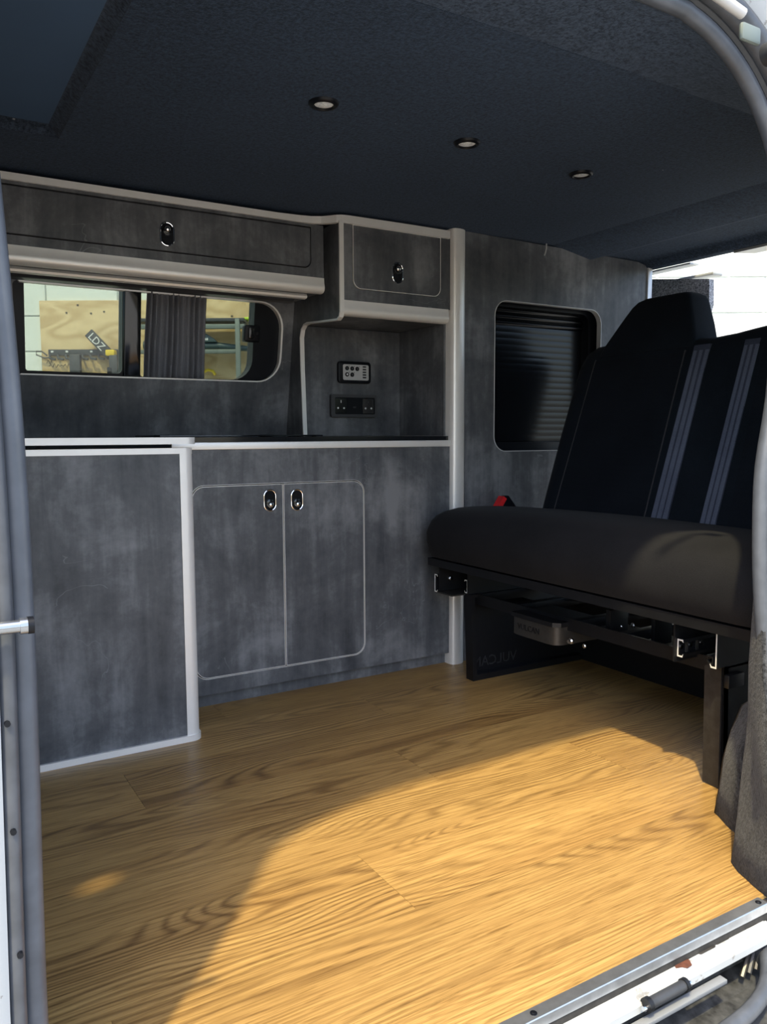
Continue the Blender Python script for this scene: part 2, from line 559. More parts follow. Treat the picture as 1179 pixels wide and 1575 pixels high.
# ------------------------------------------------------------------ shell of the van
# far side: outer skin with an opening for the window, inner laminate panel with the rounded cut-out
wf = prism('wall_far', [[(-0.75, -0.05), (2.5, -0.05), (2.5, 1.42), (-0.75, 1.42)], [(0.20, 0.84), (1.02, 0.84), (1.02, 1.16), (0.20, 1.16)]], 'Y', 2.40, 2.43, 'white')
tag(wf, kind='structure')
CUT = rrect(0.262, 1.003, 0.861, 1.094, (0.012, 0.075, 0.075, 0.012), 8)
CUT_IN = rrect(0.267, 0.997, 0.8645, 1.090, (0.010, 0.070, 0.070, 0.010), 8)
wp = prism('wall_panel', [[(-0.75, 0.69), (1.036, 0.69), (1.036, 1.30), (-0.75, 1.30)], CUT], 'Y', 0.0, 0.012, 'laminate', wf, lean)
secs = []
for k in range(8, 28):
    a, b = CUT[k % len(CUT)], CUT_IN[k % len(CUT)]
    secs.append([(a[0], -0.003, a[1]), (b[0], -0.003, b[1]), (b[0], 0.014, b[1]), (a[0], 0.014, a[1])])
sweep('cutout_trim', secs, 'alu', wf, smooth=False, xf=lean)

# ceiling slab with a rectangular roof recess over the front
OX0, OX1, OY0, OY1 = -0.60, 0.275, 0.98, 1.74
ceil_ = prism('ceiling', [[(-0.75, 0.98), (1.81, 0.98), (1.81, 2.40), (-0.75, 2.40)], [(OX0 - 0.03, OY0 + 0.05), (OX1 + 0.03, OY0 + 0.05), (OX1 + 0.03, OY1 + 0.03), (OX0 - 0.03, OY1 + 0.03)]], 'Z', 1.30, 1.335, 'carpet')
tag(ceil_, kind='structure')
# rounded lip of the recess, lined walls and top
lip = []
def lip_loop(inset, z):
    return [(OX0 + inset, OY0 + 0.08 + inset, z), (OX1 - inset, OY0 + 0.08 + inset, z), (OX1 - inset, OY1 - inset, z), (OX0 + inset, OY1 - inset, z)]
sweep('recess_lip', [lip_loop(-0.031, 1.2990), lip_loop(-0.029, 1.3005), lip_loop(-0.012, 1.3150), lip_loop(-0.006, 1.3170)], 'carpet_lit', ceil_, caps=False)
box('recess_top', OX0 - 0.03, OX1 + 0.03, OY0 + 0.04, OY1 + 0.03, 1.316, 1.33, 'liner', ceil_)
# soffit that drops towards the tailgate
prof = [(1.81, 1.300), (1.815, 1.299), (1.97, 1.272), (1.985, 1.274), (2.00, 1.290), (2.20, 1.296), (2.225, 1.290), (2.245, 1.272), (2.275, 1.268), (2.295, 1.277), (2.30, 1.30), (2.30, 1.335), (1.81, 1.335)]
sweep('tail_soffit', [[(x, y, z) for x, z in prof] for y in (0.84, 1.2, 1.7, 2.40)], 'carpet', ceil_, smooth=True)
# roof skin
roof = box('roof_skin', -0.75, 2.36, 0.80, 2.43, 1.415, 1.435, 'white', ceil_)
wfront = box('wall_front', -0.78, -0.75, 0.62, 2.43, -0.05, 1.435, 'carpet_grey')
tag(wfront, kind='structure')

# near side with the sliding-door opening
def arc(cx, cz, rr, a0, a1, n=9):
    return [(cx + rr * math.cos(math.radians(a0 + (a1 - a0) * i / n)), cz + rr * math.sin(math.radians(a0 + (a1 - a0) * i / n))) for i in range(n + 1)]
OPEN = [(0.089, -0.03), (0.089, 0.2), (0.095, 0.5), (0.095, 0.7), (0.090, 0.86)] + arc(0.332, 1.037, 0.25, 180, 90) + [(0.62, 1.290)] + arc(0.95, 1.03, 0.26, 90, 0) + [(1.203, 0.90), (1.185, 0.76), (1.157, 0.65), (1.150, 0.55), (1.152, 0.45), (1.168, 0.30), (1.19, 0.15), (1.20, -0.03)]
def tilt(c):
    return (c[0], c[1] + 0.085 + 0.045 * c[2], c[2])
def offset_path(path, d):
    out = []
    for i, p in enumerate(path):
        a = path[max(i - 1, 0)]
        b = path[min(i + 1, len(path) - 1)]
        t = Vector((b[0] - a[0], b[1] - a[1])).normalized()
        out.append((p[0] - t.y * d, p[1] + t.x * d))
    return out
HOLE = offset_path(OPEN, 0.012)
SPOT = [(-0.230 + 0.038 * math.cos(a * math.pi / 6), 1.113 + 0.056 * math.sin(a * math.pi / 6) * (0.7 if a > 6 else 1)) for a in range(12)]  # added unseen opening, shaped to throw a small sun spot on the floor
wn = prism('wall_near', [[(-0.75, -0.30), (2.36, -0.30), (2.36, 1.435), (-0.75, 1.435)], HOLE, SPOT, rrect(1.50, 2.16, 0.70, 1.12, 0.05, 5)], 'Y', 0.655, 0.675, 'white', xf=tilt)
w2 = thing('added_fill_window', None, None, (1.83, 0.79, 0.69), kind='structure')  # added unseen window, lets light onto the panel behind the bench
prism('pane', [rrect(1.48, 2.18, 0.68, 1.14, 0.05, 5)], 'Y', 0.676, 0.680, 'pane', w2, tilt)
ring('pane_seal', rrect(1.47, 2.19, 0.67, 1.15, 0.06, 5), rrect(1.50, 2.16, 0.70, 1.12, 0.05, 5), 'Y', 0.676, 0.684, 'rubber_dark', w2, tilt)
tag(wn, kind='structure')
OUTER = offset_path(OPEN, 0.075)
# raised outer door frame, painted white
sweep('door_frame', [[(p[0], 0.64, p[1]) for p in q] if False else [(offset_path(OPEN, d - 0.028 * (OPEN[i][0] < 0.1))[i][0], y, offset_path(OPEN, d - 0.028 * (OPEN[i][0] < 0.1))[i][1]) for d, y in ((0.060, 0.655), (0.062, 0.630), (0.085, 0.612), (0.13, 0.606), (0.135, 0.655))] for i in range(len(OPEN))], 'white', wn, xf=tilt)
# carpeted header between ceiling edge and door seal
top_idx = [i for i, p in enumerate(OPEN) if p[1] > 0.78]
tp = [OPEN[i] for i in top_idx]
secs = []
for k, p in enumerate(tp):
    q = k / (len(tp) - 1)
    xin = p[0] + (2.2 * max(0.0, 1.29 - p[1]) / 0.5 if p[0] > 0.6 else -0.55 * max(0.0, 1.29 - p[1]) / 0.5)
    o = Vector(tilt((p[0], 0.664, p[1] + (0.006 if p[1] > 1.0 else 0.0))))
    i_ = Vector((xin, 0.99, 1.3005))
    mid = o.lerp(i_, 0.5) + Vector((0, 0, 0.004))
    secs.append([o, o.lerp(mid, 0.5) + Vector((0, 0, 0.006)), mid, mid.lerp(i_, 0.5), i_])
sweep('header_lining', secs, 'carpet_lit', wn, closed_profile=False)
box('header_core', -0.75, 2.3, 0.83, 0.99, 1.375, 1.39, 'grime', wn)

# door seal: two rubber lobes following the opening
seal = thing('door_seal', 'grey rubber door seal running around the open side doorway', 'door seal', (0.08, 0.65, -0.03))
def blend(i):
    # 0 on the front pillar, where the rubber is slim, 1 along the top and rear
    p = OPEN[i]
    if p[0] > 0.6: return 1.0
    return min(1.0, max(0.0, (p[1] - 0.95) / 0.3)) if p[0] < 0.36 else 1.0
def along(d, y, d0=None):
    d0 = d if d0 is None else d0
    far, near = offset_path(OPEN, d), offset_path(OPEN, d0)
    return [tilt((near[i][0] + (far[i][0] - near[i][0]) * blend(i), y, near[i][1] + (far[i][1] - near[i][1]) * blend(i))) for i in range(len(OPEN))]
def smooth_path(path, n=3):
    pts = [Vector(p) for p in path]
    out = []
    for i in range(len(pts) - 1):
        p0, p1, p2, p3 = pts[max(i - 1, 0)], pts[i], pts[i + 1], pts[min(i + 2, len(pts) - 1)]
        for k in range(n):
            t = k / n
            out.append(0.5 * ((2 * p1) + (p2 - p0) * t + (2 * p0 - 5 * p1 + 4 * p2 - p3) * t * t + (3 * p1 - p0 - 3 * p2 + p3) * t ** 3))
    out.append(pts[-1])
    return out
tube('inner_lobe', smooth_path(along(0.0125, 0.662)), 0.0125, 'rubber', seal, 10)
op = smooth_path(along(0.042, 0.640, 0.027))
tube('outer_lobe', op, [0.0075 + 0.0115 * blend(min(len(OPEN) - 1, k // 3)) for k in range(len(op))], 'rubber_dark2', seal, 12)
tube('groove', smooth_path(along(0.024, 0.650)), 0.006, 'rubber_dark', seal, 6)

# ------------------------------------------------------------------ window in the far wall
win = thing('window_1', None, None, (0.63, 2.28, 0.86), kind='structure')
def wprism(name, loops, t0, t1, mat, parent, bev=0.0):
    return prism(name, loops, 'Y', t0, t1, mat, parent, lean, bev)
G1 = rrect(0.290, 0.536, 0.8735, 1.125, (0.006, 0.012, 0.012, 0.006), 4)
G2 = rrect(0.586, 0.917, 0.8675, 1.125, (0.006, 0.060, 0.030, 0.006), 6)
fr = wprism('window_frame', [rrect(0.225, 1.035, 0.845, 1.15, 0.02, 3), G1, G2], 0.016, 0.062, 'black', win)
wprism('pane', [rrect(0.286, 0.545, 0.868, 1.128, 0.006, 3)], 0.036, 0.040, 'pane', win)
wprism('pane', [rrect(0.580, 0.925, 0.862, 1.128, 0.006, 3)], 0.046, 0.050, 'pane', win)
wprism('mullion', [rrect(0.538, 0.584, 0.862, 1.13, 0.004, 2)], 0.006, 0.030, 'gloss_black', win, 0.003)
lt = wprism('window_latch', [rrect(0.884, 0.932, 0.978, 1.025, 0.004, 2)], 0.000, 0.028, 'black', win, 0.003)
wprism('latch_grip', [rrect(0.894, 0.912, 0.985, 1.018, 0.004, 2)], -0.006, 0.001, 'gloss_black', lt, 0.002)
wprism('latch_screw', [rrect(0.918, 0.925, 0.998, 1.006, 0.002, 2)], -0.002, 0.001, 'black_metal', lt)

# curtain drawn to the middle of the window
secs = []
NP = 120
for j in range(9):
    z = 0.866 + (1.135 - 0.866) * j / 8
    row = []
    for i in range(NP + 1):
        t = i / NP
        x = 0.592 + 0.173 * t + 0.006 * (j / 8) * (1 - t)
        y = 0.006 + 0.0095 * math.sin(t * 2 * math.pi * 11 + 0.5 * math.sin(j * 0.7 + t * 5)) * (0.7 + 0.3 * math.sin(t * 17))
        row.append((x, y, z))
    secs.append(row)
cur = sweep('curtain', secs, 'curtain', None, closed_profile=False, xf=lean)
sol = cur.modifiers.new('thickness', 'SOLIDIFY')
sol.thickness = 0.0015
tag(cur, 'pleated charcoal curtain gathered at the middle of the side window', 'curtain')

# ------------------------------------------------------------------ handles
def pull_handle(parent, x, z, y, flip=1):
    """flush push-button catch: black stadium recess, chrome surround and knob"""
    st = rrect(x - 0.0175, x + 0.0175, z - 0.0285, z + 0.0285, 0.0174, 8)
    inn = rrect(x - 0.0145, x + 0.0145, z - 0.0255, z + 0.0255, 0.0144, 8)
    mid = rrect(x - 0.0165, x + 0.0165, z - 0.0275, z + 0.0275, 0.0164, 8)
    tube('handle_rim', [(a, y - 0.001, b) for a, b in mid], 0.0021, 'chrome', parent, 8, True)
    prism('handle', [inn], 'Y', y - 0.0015, y + 0.004, 'gloss_black', parent)
    k = prism('handle_lip', [rrect(x - 0.011, x + 0.011, z - 0.004, z + 0.020, 0.0105, 6) if flip < 0 else rrect(x - 0.011, x + 0.011, z - 0.020, z + 0.004, 0.0105, 6)], 'Y', y - 0.0065, y - 0.001, 'gloss_black', parent, bev=0.0015)
    secs = []
    zc = z + (0.011 if flip < 0 else -0.011)
    for rr, dy in ((0.0002, -0.0115), (0.004, -0.011), (0.0068, -0.0092), (0.0076, -0.007), (0.0076, -0.006)):
        secs.append([(x + rr * math.cos(2 * math.pi * i / 16), y + dy, zc + rr * math.sin(2 * math.pi * i / 16)) for i in range(16)])
    sweep('handle_button', secs, 'chrome', parent)

# ------------------------------------------------------------------ base units
# left unit stands forward of the other
ku = thing('kitchen_unit', 'tall-fronted slate laminate kitchen unit with silver corner post, standing forward at the left', 'cabinet', (0.15, 2.0, 0))
box('front_panel', -0.55, 0.530, 1.760, 1.778, 0.013, 0.662, 'laminate', ku)
box('side_panel', 0.543, 0.559, 1.792, 2.285, 0.0, 0.662, 'laminate', ku)
def quarter_post(x0, x1, y0, y1, rr, n=8):
    pts = [(x0, y0)]
    for i in range(n + 1):
        a = math.radians(270 + 90 * i / n)
        pts.append((x1 - rr + rr * math.cos(a), y0 + rr + rr * math.sin(a)))
    pts += [(x1, y1), (x0, y1)]
    return pts
prism('corner_trim', [quarter_post(0.529, 0.562, 1.757, 1.795, 0.020)], 'Z', 0.013, 0.662, 'alu', ku, smooth=True)
prism('bottom_trim', [[(-0.55, 1.754)] + quarter_post(0.529, 0.566, 1.754, 1.80, 0.024)[1:] + [(0.530, 1.80), (0.530, 1.79), (-0.55, 1.79)][-3:]], 'Z', 0.0, 0.0145, 'alu', ku, smooth=True)
prism('top_trim', [[(-0.55, 1.756)] + quarter_post(0.529, 0.563, 1.756, 1.80, 0.022)[1:-1] + [(0.530, 1.80), (0.530, 1.79), (-0.55, 1.79)]], 'Z', 0.661, 0.674, 'alu', ku, smooth=True)
box('carcass', -0.55, 0.54, 1.780, 2.27, 0.0, 0.668, 'black', ku)

kb = thing('base_cabinet', 'slate laminate base cabinet with two flush doors under the worktop', 'cabinet', (1.0, 2.1, 0))
D0, D1, D2 = 0.612, 0.8625, 1.110
DZ0, DZ1 = 0.077, 0.576
hole = rrect(D0, D2, DZ0, DZ1, 0.034, 8)
prism('front_panel', [[(0.562, 0.036), (1.4045, 0.036), (1.4045, 0.666), (0.562, 0.666)], hole], 'Y', 1.950, 1.966, 'laminate', kb)
box('kick_board', 0.562, 1.4045, 1.972, 1.985, 0.0, 0.045, 'laminate', kb)
box('carcass', 0.562, 1.400, 1.986, 2.27, 0.0, 0.66, 'black', kb)
ring('frame_bead', rrect(D0 - 0.0006, D2 + 0.0006, DZ0 - 0.0006, DZ1 + 0.0006, 0.0346, 8), rrect(D0 + 0.0003, D2 - 0.0003, DZ0 + 0.0003, DZ1 - 0.0003, 0.034, 8), 'Y', 1.9494, 1.956, 'alu', kb)
for (a, b, rad, hx, hz) in ((D0 + 0.003, D1 - 0.0015, (0.032, 0.002, 0.002, 0.032), 0.824, 0.531), (D1 + 0.0015, D2 - 0.003, (0.002, 0.032, 0.032, 0.002), 0.902, 0.529)):
    outer = rrect(a, b, DZ0 + 0.003, DZ1 - 0.003, rad, 8)
    inner = rrect(a + 0.0012, b - 0.0012, DZ0 + 0.0042, DZ1 - 0.0042, tuple(max(0.0012, q - 0.0012) for q in rad), 8)
    d = prism('door', [inner], 'Y', 1.9495, 1.965, 'laminate', kb)
    ring('edge_trim', outer, inner, 'Y', 1.9490, 1.962, 'alu', d)
    pull_handle(d, hx, hz, 1.9495)
box('door_backing', D0, D2, 1.967, 1.970, DZ0, DZ1, 'black', kb)

# worktop: thin slab with silver edge, stepping forward over the left unit
wk = thing('worktop', 'dark worktop edged with a silver strip, running over both kitchen units', 'worktop', (0.5, 2.0, 0.666))
prism('slab', [[(-0.55, 1.765), (0.548, 1.765), (0.562, 1.785), (0.562, 1.957), (1.4045, 1.957), (1.4045, 2.285), (-0.55, 2.285)]], 'Z', 0.684, 0.697, 'gloss_black', wk)
prism('edge_strip', [[(-0.55, 1.755)] + quarter_post(0.529, 0.570, 1.755, 1.80, 0.022)[1:-1] + [(0.566, 1.80), (0.555, 1.79), (0.540, 1.767), (-0.55, 1.767)]], 'Z', 0.6825, 0.6975, 'alu', wk, smooth=True)
box('edge_strip', 0.566, 1.4045, 1.944, 1.958, 0.666, 0.6845, 'alu', wk, 0.002)
hob = thing('hob_lid', 'black glass hob lid lying flat on the worktop by the window', 'hob lid', (0.75, 2.08, 0.697))
box('glass_lid', 0.55, 1.00, 1.985, 2.23, 0.6985, 0.7025, 'gloss_black', hob, 0.0012)
for hx in (0.62, 0.93):
    box('hinge', hx - 0.02, hx + 0.02, 2.215, 2.235, 0.697, 0.704, 'black', hob, 0.001)
for hx, hy in ((0.57, 2.0), (0.98, 2.0)):
    cyl('rubber_foot', (hx, hy, 0.697), 'Z', 0.006, 0.0015, 'rubber_dark', hob, 8)

# ------------------------------------------------------------------ overhead lockers
def lip_profile(y, z0, z1):
    """silver nosing: flat upper face, bulged rounded lower edge; (y, z) points"""
    h = z1 - z0
    return [(y + 0.010, z1), (y - 0.002, z1), (y - 0.003, z0 + 0.62 * h), (y - 0.005, z0 + 0.5 * h), (y - 0.006, z0 + 0.34 * h), (y - 0.004, z0 + 0.18 * h), (y + 0.002, z0 + 0.06 * h), (y + 0.012, z0), (y + 0.024, z0 + 0.02 * h), (y + 0.024, z0 + 0.2 * h)]
ol = thing('overhead_locker', 'long slate laminate overhead locker with one drop-down flap above the window', 'overhead locker', (0.3, 2.1, 1.07))
FZ0, FZ1 = 1.1505, 1.2605
prism('front_panel', [[(-0.55, 1.128), (1.016, 1.128), (1.016, 1.268), (-0.55, 1.268)], rrect(-0.30, 0.979, FZ0, FZ1, (0.02, 0.022, 0.003, 0.003), 6)], 'Y', 2.0, 2.012, 'laminate', ol)
flap = prism('flap_door', [rrect(-0.298, 0.9755, FZ0 + 0.003, FZ1 - 0.004, (0.018, 0.020, 0.002, 0.002), 6)], 'Y', 1.9995, 2.011, 'laminate', ol)
ring('edge_trim', rrect(-0.2985, 0.9765, FZ0 + 0.0022, FZ1 - 0.0032, (0.018, 0.0205, 0.002, 0.002), 6), rrect(-0.297, 0.975, FZ0 + 0.0037, FZ1 - 0.0047, (0.017, 0.0195, 0.002, 0.002), 6), 'Y', 1.9988, 2.009, 'thread', flap)
pull_handle(flap, 0.587, 1.194, 1.9995, -1)
box('carcass', -0.55, 1.016, 2.014, 2.21, 1.098, 1.27, 'black', ol)
sweep('bottom_trim', [[(x, y, z) for y, z in lip_profile(2.0, 1.088, 1.1285)] for x in (-0.55, 1.016)], 'alu', ol)
box('base_board', -0.55, 1.012, 2.022, 2.215, 1.0905, 1.097, 'laminate', ol)
# slim light rails below the locker
sweep('light_rail', [[(x, y, z) for y, z in ((2.045, 1.0905), (2.040, 1.084), (2.043, 1.079), (2.056, 1.077), (2.060, 1.0905))] for x in (-0.55, 0.985)], 'alu', ol)
sweep('light_rail', [[(x, y, z) for y, z in ((2.085, 1.0905), (2.082, 1.080), (2.088, 1.076), (2.105, 1.076), (2.108, 1.0905))] for x in (-0.55, 0.965)], 'bezel_grey', ol)

rl = thing('corner_locker', 'square slate laminate locker with flap, beside the silver pillar above the sockets', 'overhead locker', (1.22, 2.08, 0.697))
RZ0, RZ1 = 1.098, 1.270
prism('front_panel', [[(1.045, 1.066), (1.4045, 1.066), (1.4045, 1.275), (1.045, 1.275)], rrect(1.078, 1.372, RZ0, RZ1, (0.026, 0.026, 0.003, 0.003), 6)], 'Y', 1.950, 1.962, 'laminate', rl)
fl2 = prism('flap_door', [rrect(1.0805, 1.3695, RZ0 + 0.0025, RZ1 - 0.002, (0.024, 0.024, 0.002, 0.002), 6)], 'Y', 1.9495, 1.961, 'laminate', rl)
ring('edge_trim', rrect(1.0797, 1.3703, RZ0 + 0.0017, RZ1 - 0.0012, (0.024, 0.024, 0.002, 0.002), 6), rrect(1.0813, 1.3687, RZ0 + 0.0033, RZ1 - 0.0028, (0.0235, 0.0235, 0.002, 0.002), 6), 'Y', 1.9488, 1.959, 'alu', fl2)
pull_handle(fl2, 1.222, 1.154, 1.9495, -1)
sweep('bottom_trim', [[(x, y, z) for y, z in lip_profile(1.950, 1.026, 1.0665)] for x in (1.047, 1.398)], 'alu', rl)
box('base_board', 1.045, 1.4045, 1.972, 2.225, 1.030, 1.04, 'laminate', rl)
# shaped end panel with silver edging, reaching down to the worktop
END = [(1.945, 1.272), (1.945, 1.034), (1.950, 1.022), (1.962, 1.016), (2.07, 1.023), (2.150, 1.029), (2.172, 1.026), (2.190, 1.014), (2.199, 0.99), (2.197, 0.90), (2.186, 0.6985)]
prism('end_panel', [END + [(2.335, 0.6985), (2.235, 1.272)]], 'X', 1.0365, 1.0465, 'laminate', rl)
secs = []
pth = [(y, z) for y, z in END]
for i in range(len(pth)):
    a = pth[max(i - 1, 0)]
    b = pth[min(i + 1, len(pth) - 1)]
    t = Vector((b[0] - a[0], b[1] - a[1])).normalized()
    nrm = Vector((t.y, -t.x))
    p = Vector(pth[i])
    q0 = p + nrm * 0.0035
    q1 = p - nrm * 0.0015
    secs.append([(1.0345, q1.x, q1.y), (1.0345, q0.x, q0.y), (1.0475, q0.x, q0.y), (1.0475, q1.x, q1.y)])
sweep('end_trim', secs, 'alu', rl, smooth=False)
box('back_panel', 1.047, 1.404, 2.220, 2.232, 0.6985, 1.028, 'laminate', rl)
box('return_panel', 1.3985, 1.4045, 1.972, 2.219, 0.6985, 1.029, 'laminate', rl)
box('carcass', 1.050, 1.3975, 1.966, 2.225, 1.042, 1.272, 'black', rl)

# cornice: one strip that sweeps in an S from the long locker to the corner locker
path = [(-0.55, 1.994), (0.4, 1.994), (0.88, 1.994), (0.945, 1.993), (0.975, 1.990), (1.000, 1.980), (1.018, 1.964), (1.030, 1.950), (1.042, 1.943), (1.065, 1.942), (1.20, 1.942), (1.399, 1.942)]
secs = []
for i, p in enumerate(path):
    a = path[max(i - 1, 0)]
    b = path[min(i + 1, len(path) - 1)]
    t = Vector((b[0] - a[0], b[1] - a[1])).normalized()
    nrm = Vector((-t.y, t.x))
    q = Vector(p) + nrm * 0.014
    z0, z1 = 1.268, 1.284 + 0.006 * min(1, max(0, (p[0] - 0.9) / 0.2))
    secs.append([(p[0], p[1], z0), (p[0], p[1], z1), (q.x, q.y, z1), (q.x, q.y, z0)])
corn = sweep('cornice_trim', secs, 'alu', None, smooth=False)
tag(corn, 'silver cornice strip curving along the top edge of both overhead lockers', 'trim')

# ------------------------------------------------------------------ switches and sockets on the back panel of the niche
cp = thing('control_panel', 'light grey five-button control panel in black bezel above the double socket', 'control panel', (1.225, 2.22, 0.86))
prism('bezel', [rrect(1.168, 1.284, 0.862, 0.929, 0.010, 5)], 'Y', 2.206, 2.2195, 'black', cp, bev=0.003)
prism('faceplate', [rrect(1.183, 1.274, 0.8715, 0.9195, 0.005, 4)], 'Y', 2.2045, 2.2065, 'face_grey', cp)
for bx, bz in ((1.1965, 0.9075), (1.2145, 0.907), (1.2325, 0.9065), (1.1965, 0.8885), (1.2145, 0.888)):
    b_ = cyl('button', (bx, 2.2045, bz), 'Y', 0.0066, -0.002, 'black', cp, 14)
    cyl('button_centre', (bx, 2.2026, bz), 'Y', 0.0030, -0.0006, 'white_plastic' if (bx < 1.2 and bz < 0.9) else 'bezel_grey', b_, 10)
    box('button_mark', bx + 0.0065, bx + 0.0088, 2.2036, 2.2046, bz + 0.006, bz + 0.0078, 'black', b_)
for k in range(5):
    box('indicator', 1.2525, 1.2645, 2.2035, 2.2047, 0.8785 + 0.0083 * k, 0.8785 + 0.0083 * k + 0.0038, 'black', cp)

ps = thing('power_socket', 'black double mains socket in dark grey frame below the control panel', 'power socket', (1.223, 2.22, 0.757))
ring('bezel', rrect(1.142, 1.305, 0.757, 0.827, 0.006, 4), rrect(1.155, 1.298, 0.766, 0.818, 0.004, 4), 'Y', 2.207, 2.2195, 'bezel_grey', ps)
pl = prism('plate', [rrect(1.154, 1.299, 0.765, 0.819, 0.003, 3)], 'Y', 2.211, 2.2195, 'black', ps)
for x0 in (1.177, 1.275):
    g = box('outlet', x0 - 0.021, x0 + 0.021, 2.2095, 2.2115, 0.768, 0.816, 'gloss_black', ps, 0.0008, 1)
    for dx in (-0.0105, 0.0105):
        cyl('pin_contact', (x0 + dx, 2.2098, 0.785), 'Y', 0.0030, -0.0012, 'white_plastic', g, 10)
    box('earth_contact', x0 - 0.001, x0 + 0.001, 2.2084, 2.2098, 0.801, 0.809, 'bezel_grey' if x0 > 1.2 else 'white_plastic', g)
box('usb_port', 1.221, 1.231, 2.2100, 2.2112, 0.7855, 0.7905, 'rubber_dark', ps)

# ------------------------------------------------------------------ silver pillar and the side panel behind the bench
post = prism('corner_pillar', [[(1.4055, 1.985), (1.4055, 1.952), (1.408, 1.941), (1.414, 1.936), (1.424, 1.934), (1.436, 1.935), (1.447, 1.939), (1.456, 1.946), (1.461, 1.955), (1.463, 1.966), (1.463, 1.985)]], 'Z', 0.0, 1.2985, 'alu', None, smooth=True)
tag(post, 'full-height rounded silver aluminium pillar between kitchen and bench', 'pillar')

sp = thing('partition_panel', 'slate laminate side panel with rounded window cut-out behind the bench', 'panel', (1.86, 1.96, 0))
PCUT = rrect(1.575, 2.030, 0.647, 1.112, 0.048, 8)
PIN = rrect(1.5775, 2.0275, 0.6495, 1.1095, 0.0455, 8)
prism('panel', [[(1.4635, 0.0), (2.262, 0.0), (2.262, 1.275), (2.20, 1.288), (1.4635, 1.2995)], PCUT], 'Y', 1.955, 1.970, 'laminate', sp)
ring('cutout_trim', PCUT, PIN, 'Y', 1.9535, 1.972, 'face_grey', sp)
box('end_trim', 2.244, 2.266, 1.948, 1.975, 0.0, 1.273, 'alu', sp, 0.003)

bl = thing('slatted_blind', 'glossy black slatted blind filling the cut-out of the side panel', 'blind', (1.80, 2.0, 0.63))
ring('blind_frame', rrect(1.55, 2.06, 0.62, 1.14, 0.05, 8), rrect(1.585, 2.008, 0.675, 1.10, 0.035, 8), 'Y', 1.990, 2.03, 'black', bl)
sh = 0.0196
for k in range(24):
    z0 = 0.655 + sh * k
    amp = 0.0004 + (0.0075 if k > 19 else 0.0)
    pr = []
    for i in range(6):
        t = i / 5
        pr.append((2.022 - amp * math.sin(math.pi * t), z0 + sh * t))
    pr += [(2.028, z0 + sh), (2.028, z0)]
    sweep('slat', [[(x, y, z) for y, z in pr] for x in (1.57, 2.04)], 'blind_black', bl)

hook = tube('cable_end', [(1.768, 1.940, 1.296), (1.772, 1.944, 1.283), (1.772, 1.948, 1.272), (1.770, 1.951, 1.262)], 0.0022, 'face_grey', None, 8)
tag(hook, 'short pale cable end poking out between ceiling and side panel', 'cable')

# ------------------------------------------------------------------ bench seat
bn = thing('bench_seat', 'black cloth double bench seat with grey striped back on a steel sliding frame', 'seat', (1.55, 1.37, 0))
YL, YR = 1.900, 0.845
prof = [(1.310, 0.347), (1.289, 0.352), (1.278, 0.372), (1.272, 0.395), (1.271, 0.418), (1.275, 0.438), (1.286, 0.458), (1.304, 0.473), (1.330, 0.483), (1.365, 0.489), (1.43, 0.490), (1.52, 0.486), (1.62, 0.478), (1.72, 0.466), (1.80, 0.455), (1.80, 0.347)]
cx_, cz_ = 1.52, 0.42
secs = []
for y, ins in ((YL + 0.004, 0.05), (YL, 0.028), (YL - 0.008, 0.012), (YL - 0.022, 0.003), (YL - 0.05, 0.0), (YL - 0.2, 0), (YL - 0.4, 0), (1.37, 0), (1.15, 0), (0.95, 0), (YR + 0.05, 0), (YR + 0.022, 0.003), (YR + 0.008, 0.012), (YR, 0.028), (YR - 0.004, 0.05)):
    row = []
    crown = 0.012 * (1 - ((y - 1.37) / 0.55) ** 2) if ins == 0 else 0
    for x, z in prof:
        dx = ins if x < cx_ else -ins * 0.5
        if x < 1.38:
            x2 = x + ins
        else:
            x2 = x - (ins if x > 1.75 else 0)
        z2 = z - ins if z > 0.42 else z + (ins * 0.3 if z > 0.36 else 0)
        if z > 0.44:
            z2 += crown * min(1, max(0, (z - 0.44) / 0.04))
        row.append((x2, y, z2))
    secs.append(row)
cush = sweep('seat_cushion', secs, 'seat', bn)

# leaning backrest
def bx_(z):
    return 1.712 + (z - 0.461) * 0.335
Yo, Yi = 1.905, 0.845
outl = [(Yo, 0.44), (Yo + 0.002, 0.70), (Yo - 0.004, 0.90), (Yo - 0.010, 0.935), (Yo - 0.024, 0.962), (Yo - 0.050, 0.975), (Yo - 0.12, 0.980), (1.70, 0.982), (1.58, 0.978), (1.46, 0.965), (1.42, 0.962), (1.36, 0.966), (1.30, 0.974), (1.20, 0.985), (1.0, 0.985), (0.90, 0.975), (0.86, 0.95), (Yi, 0.90), (Yi, 0.44)]
def layer(ins, depth):
    cy, cz = 1.37, 0.70
    row = []
    for y, z in outl:
        vy = 1 if y > cy else -1
        yy = y - vy * ins if abs(y - cy) > 0.48 else y
        zz = z - ins if z > 0.93 else z
        row.append((bx_(zz) + depth, yy, zz))
    return row
bm = bmesh.new()
Ls = [layer(0.05, -0.002), layer(0.026, 0.002), layer(0.010, 0.012), layer(0.001, 0.032), layer(0.0, 0.06), layer(0.001, 0.10), layer(0.012, 0.125), layer(0.035, 0.135)]
back = sweep('backrest', Ls, 'seat_back', bn)
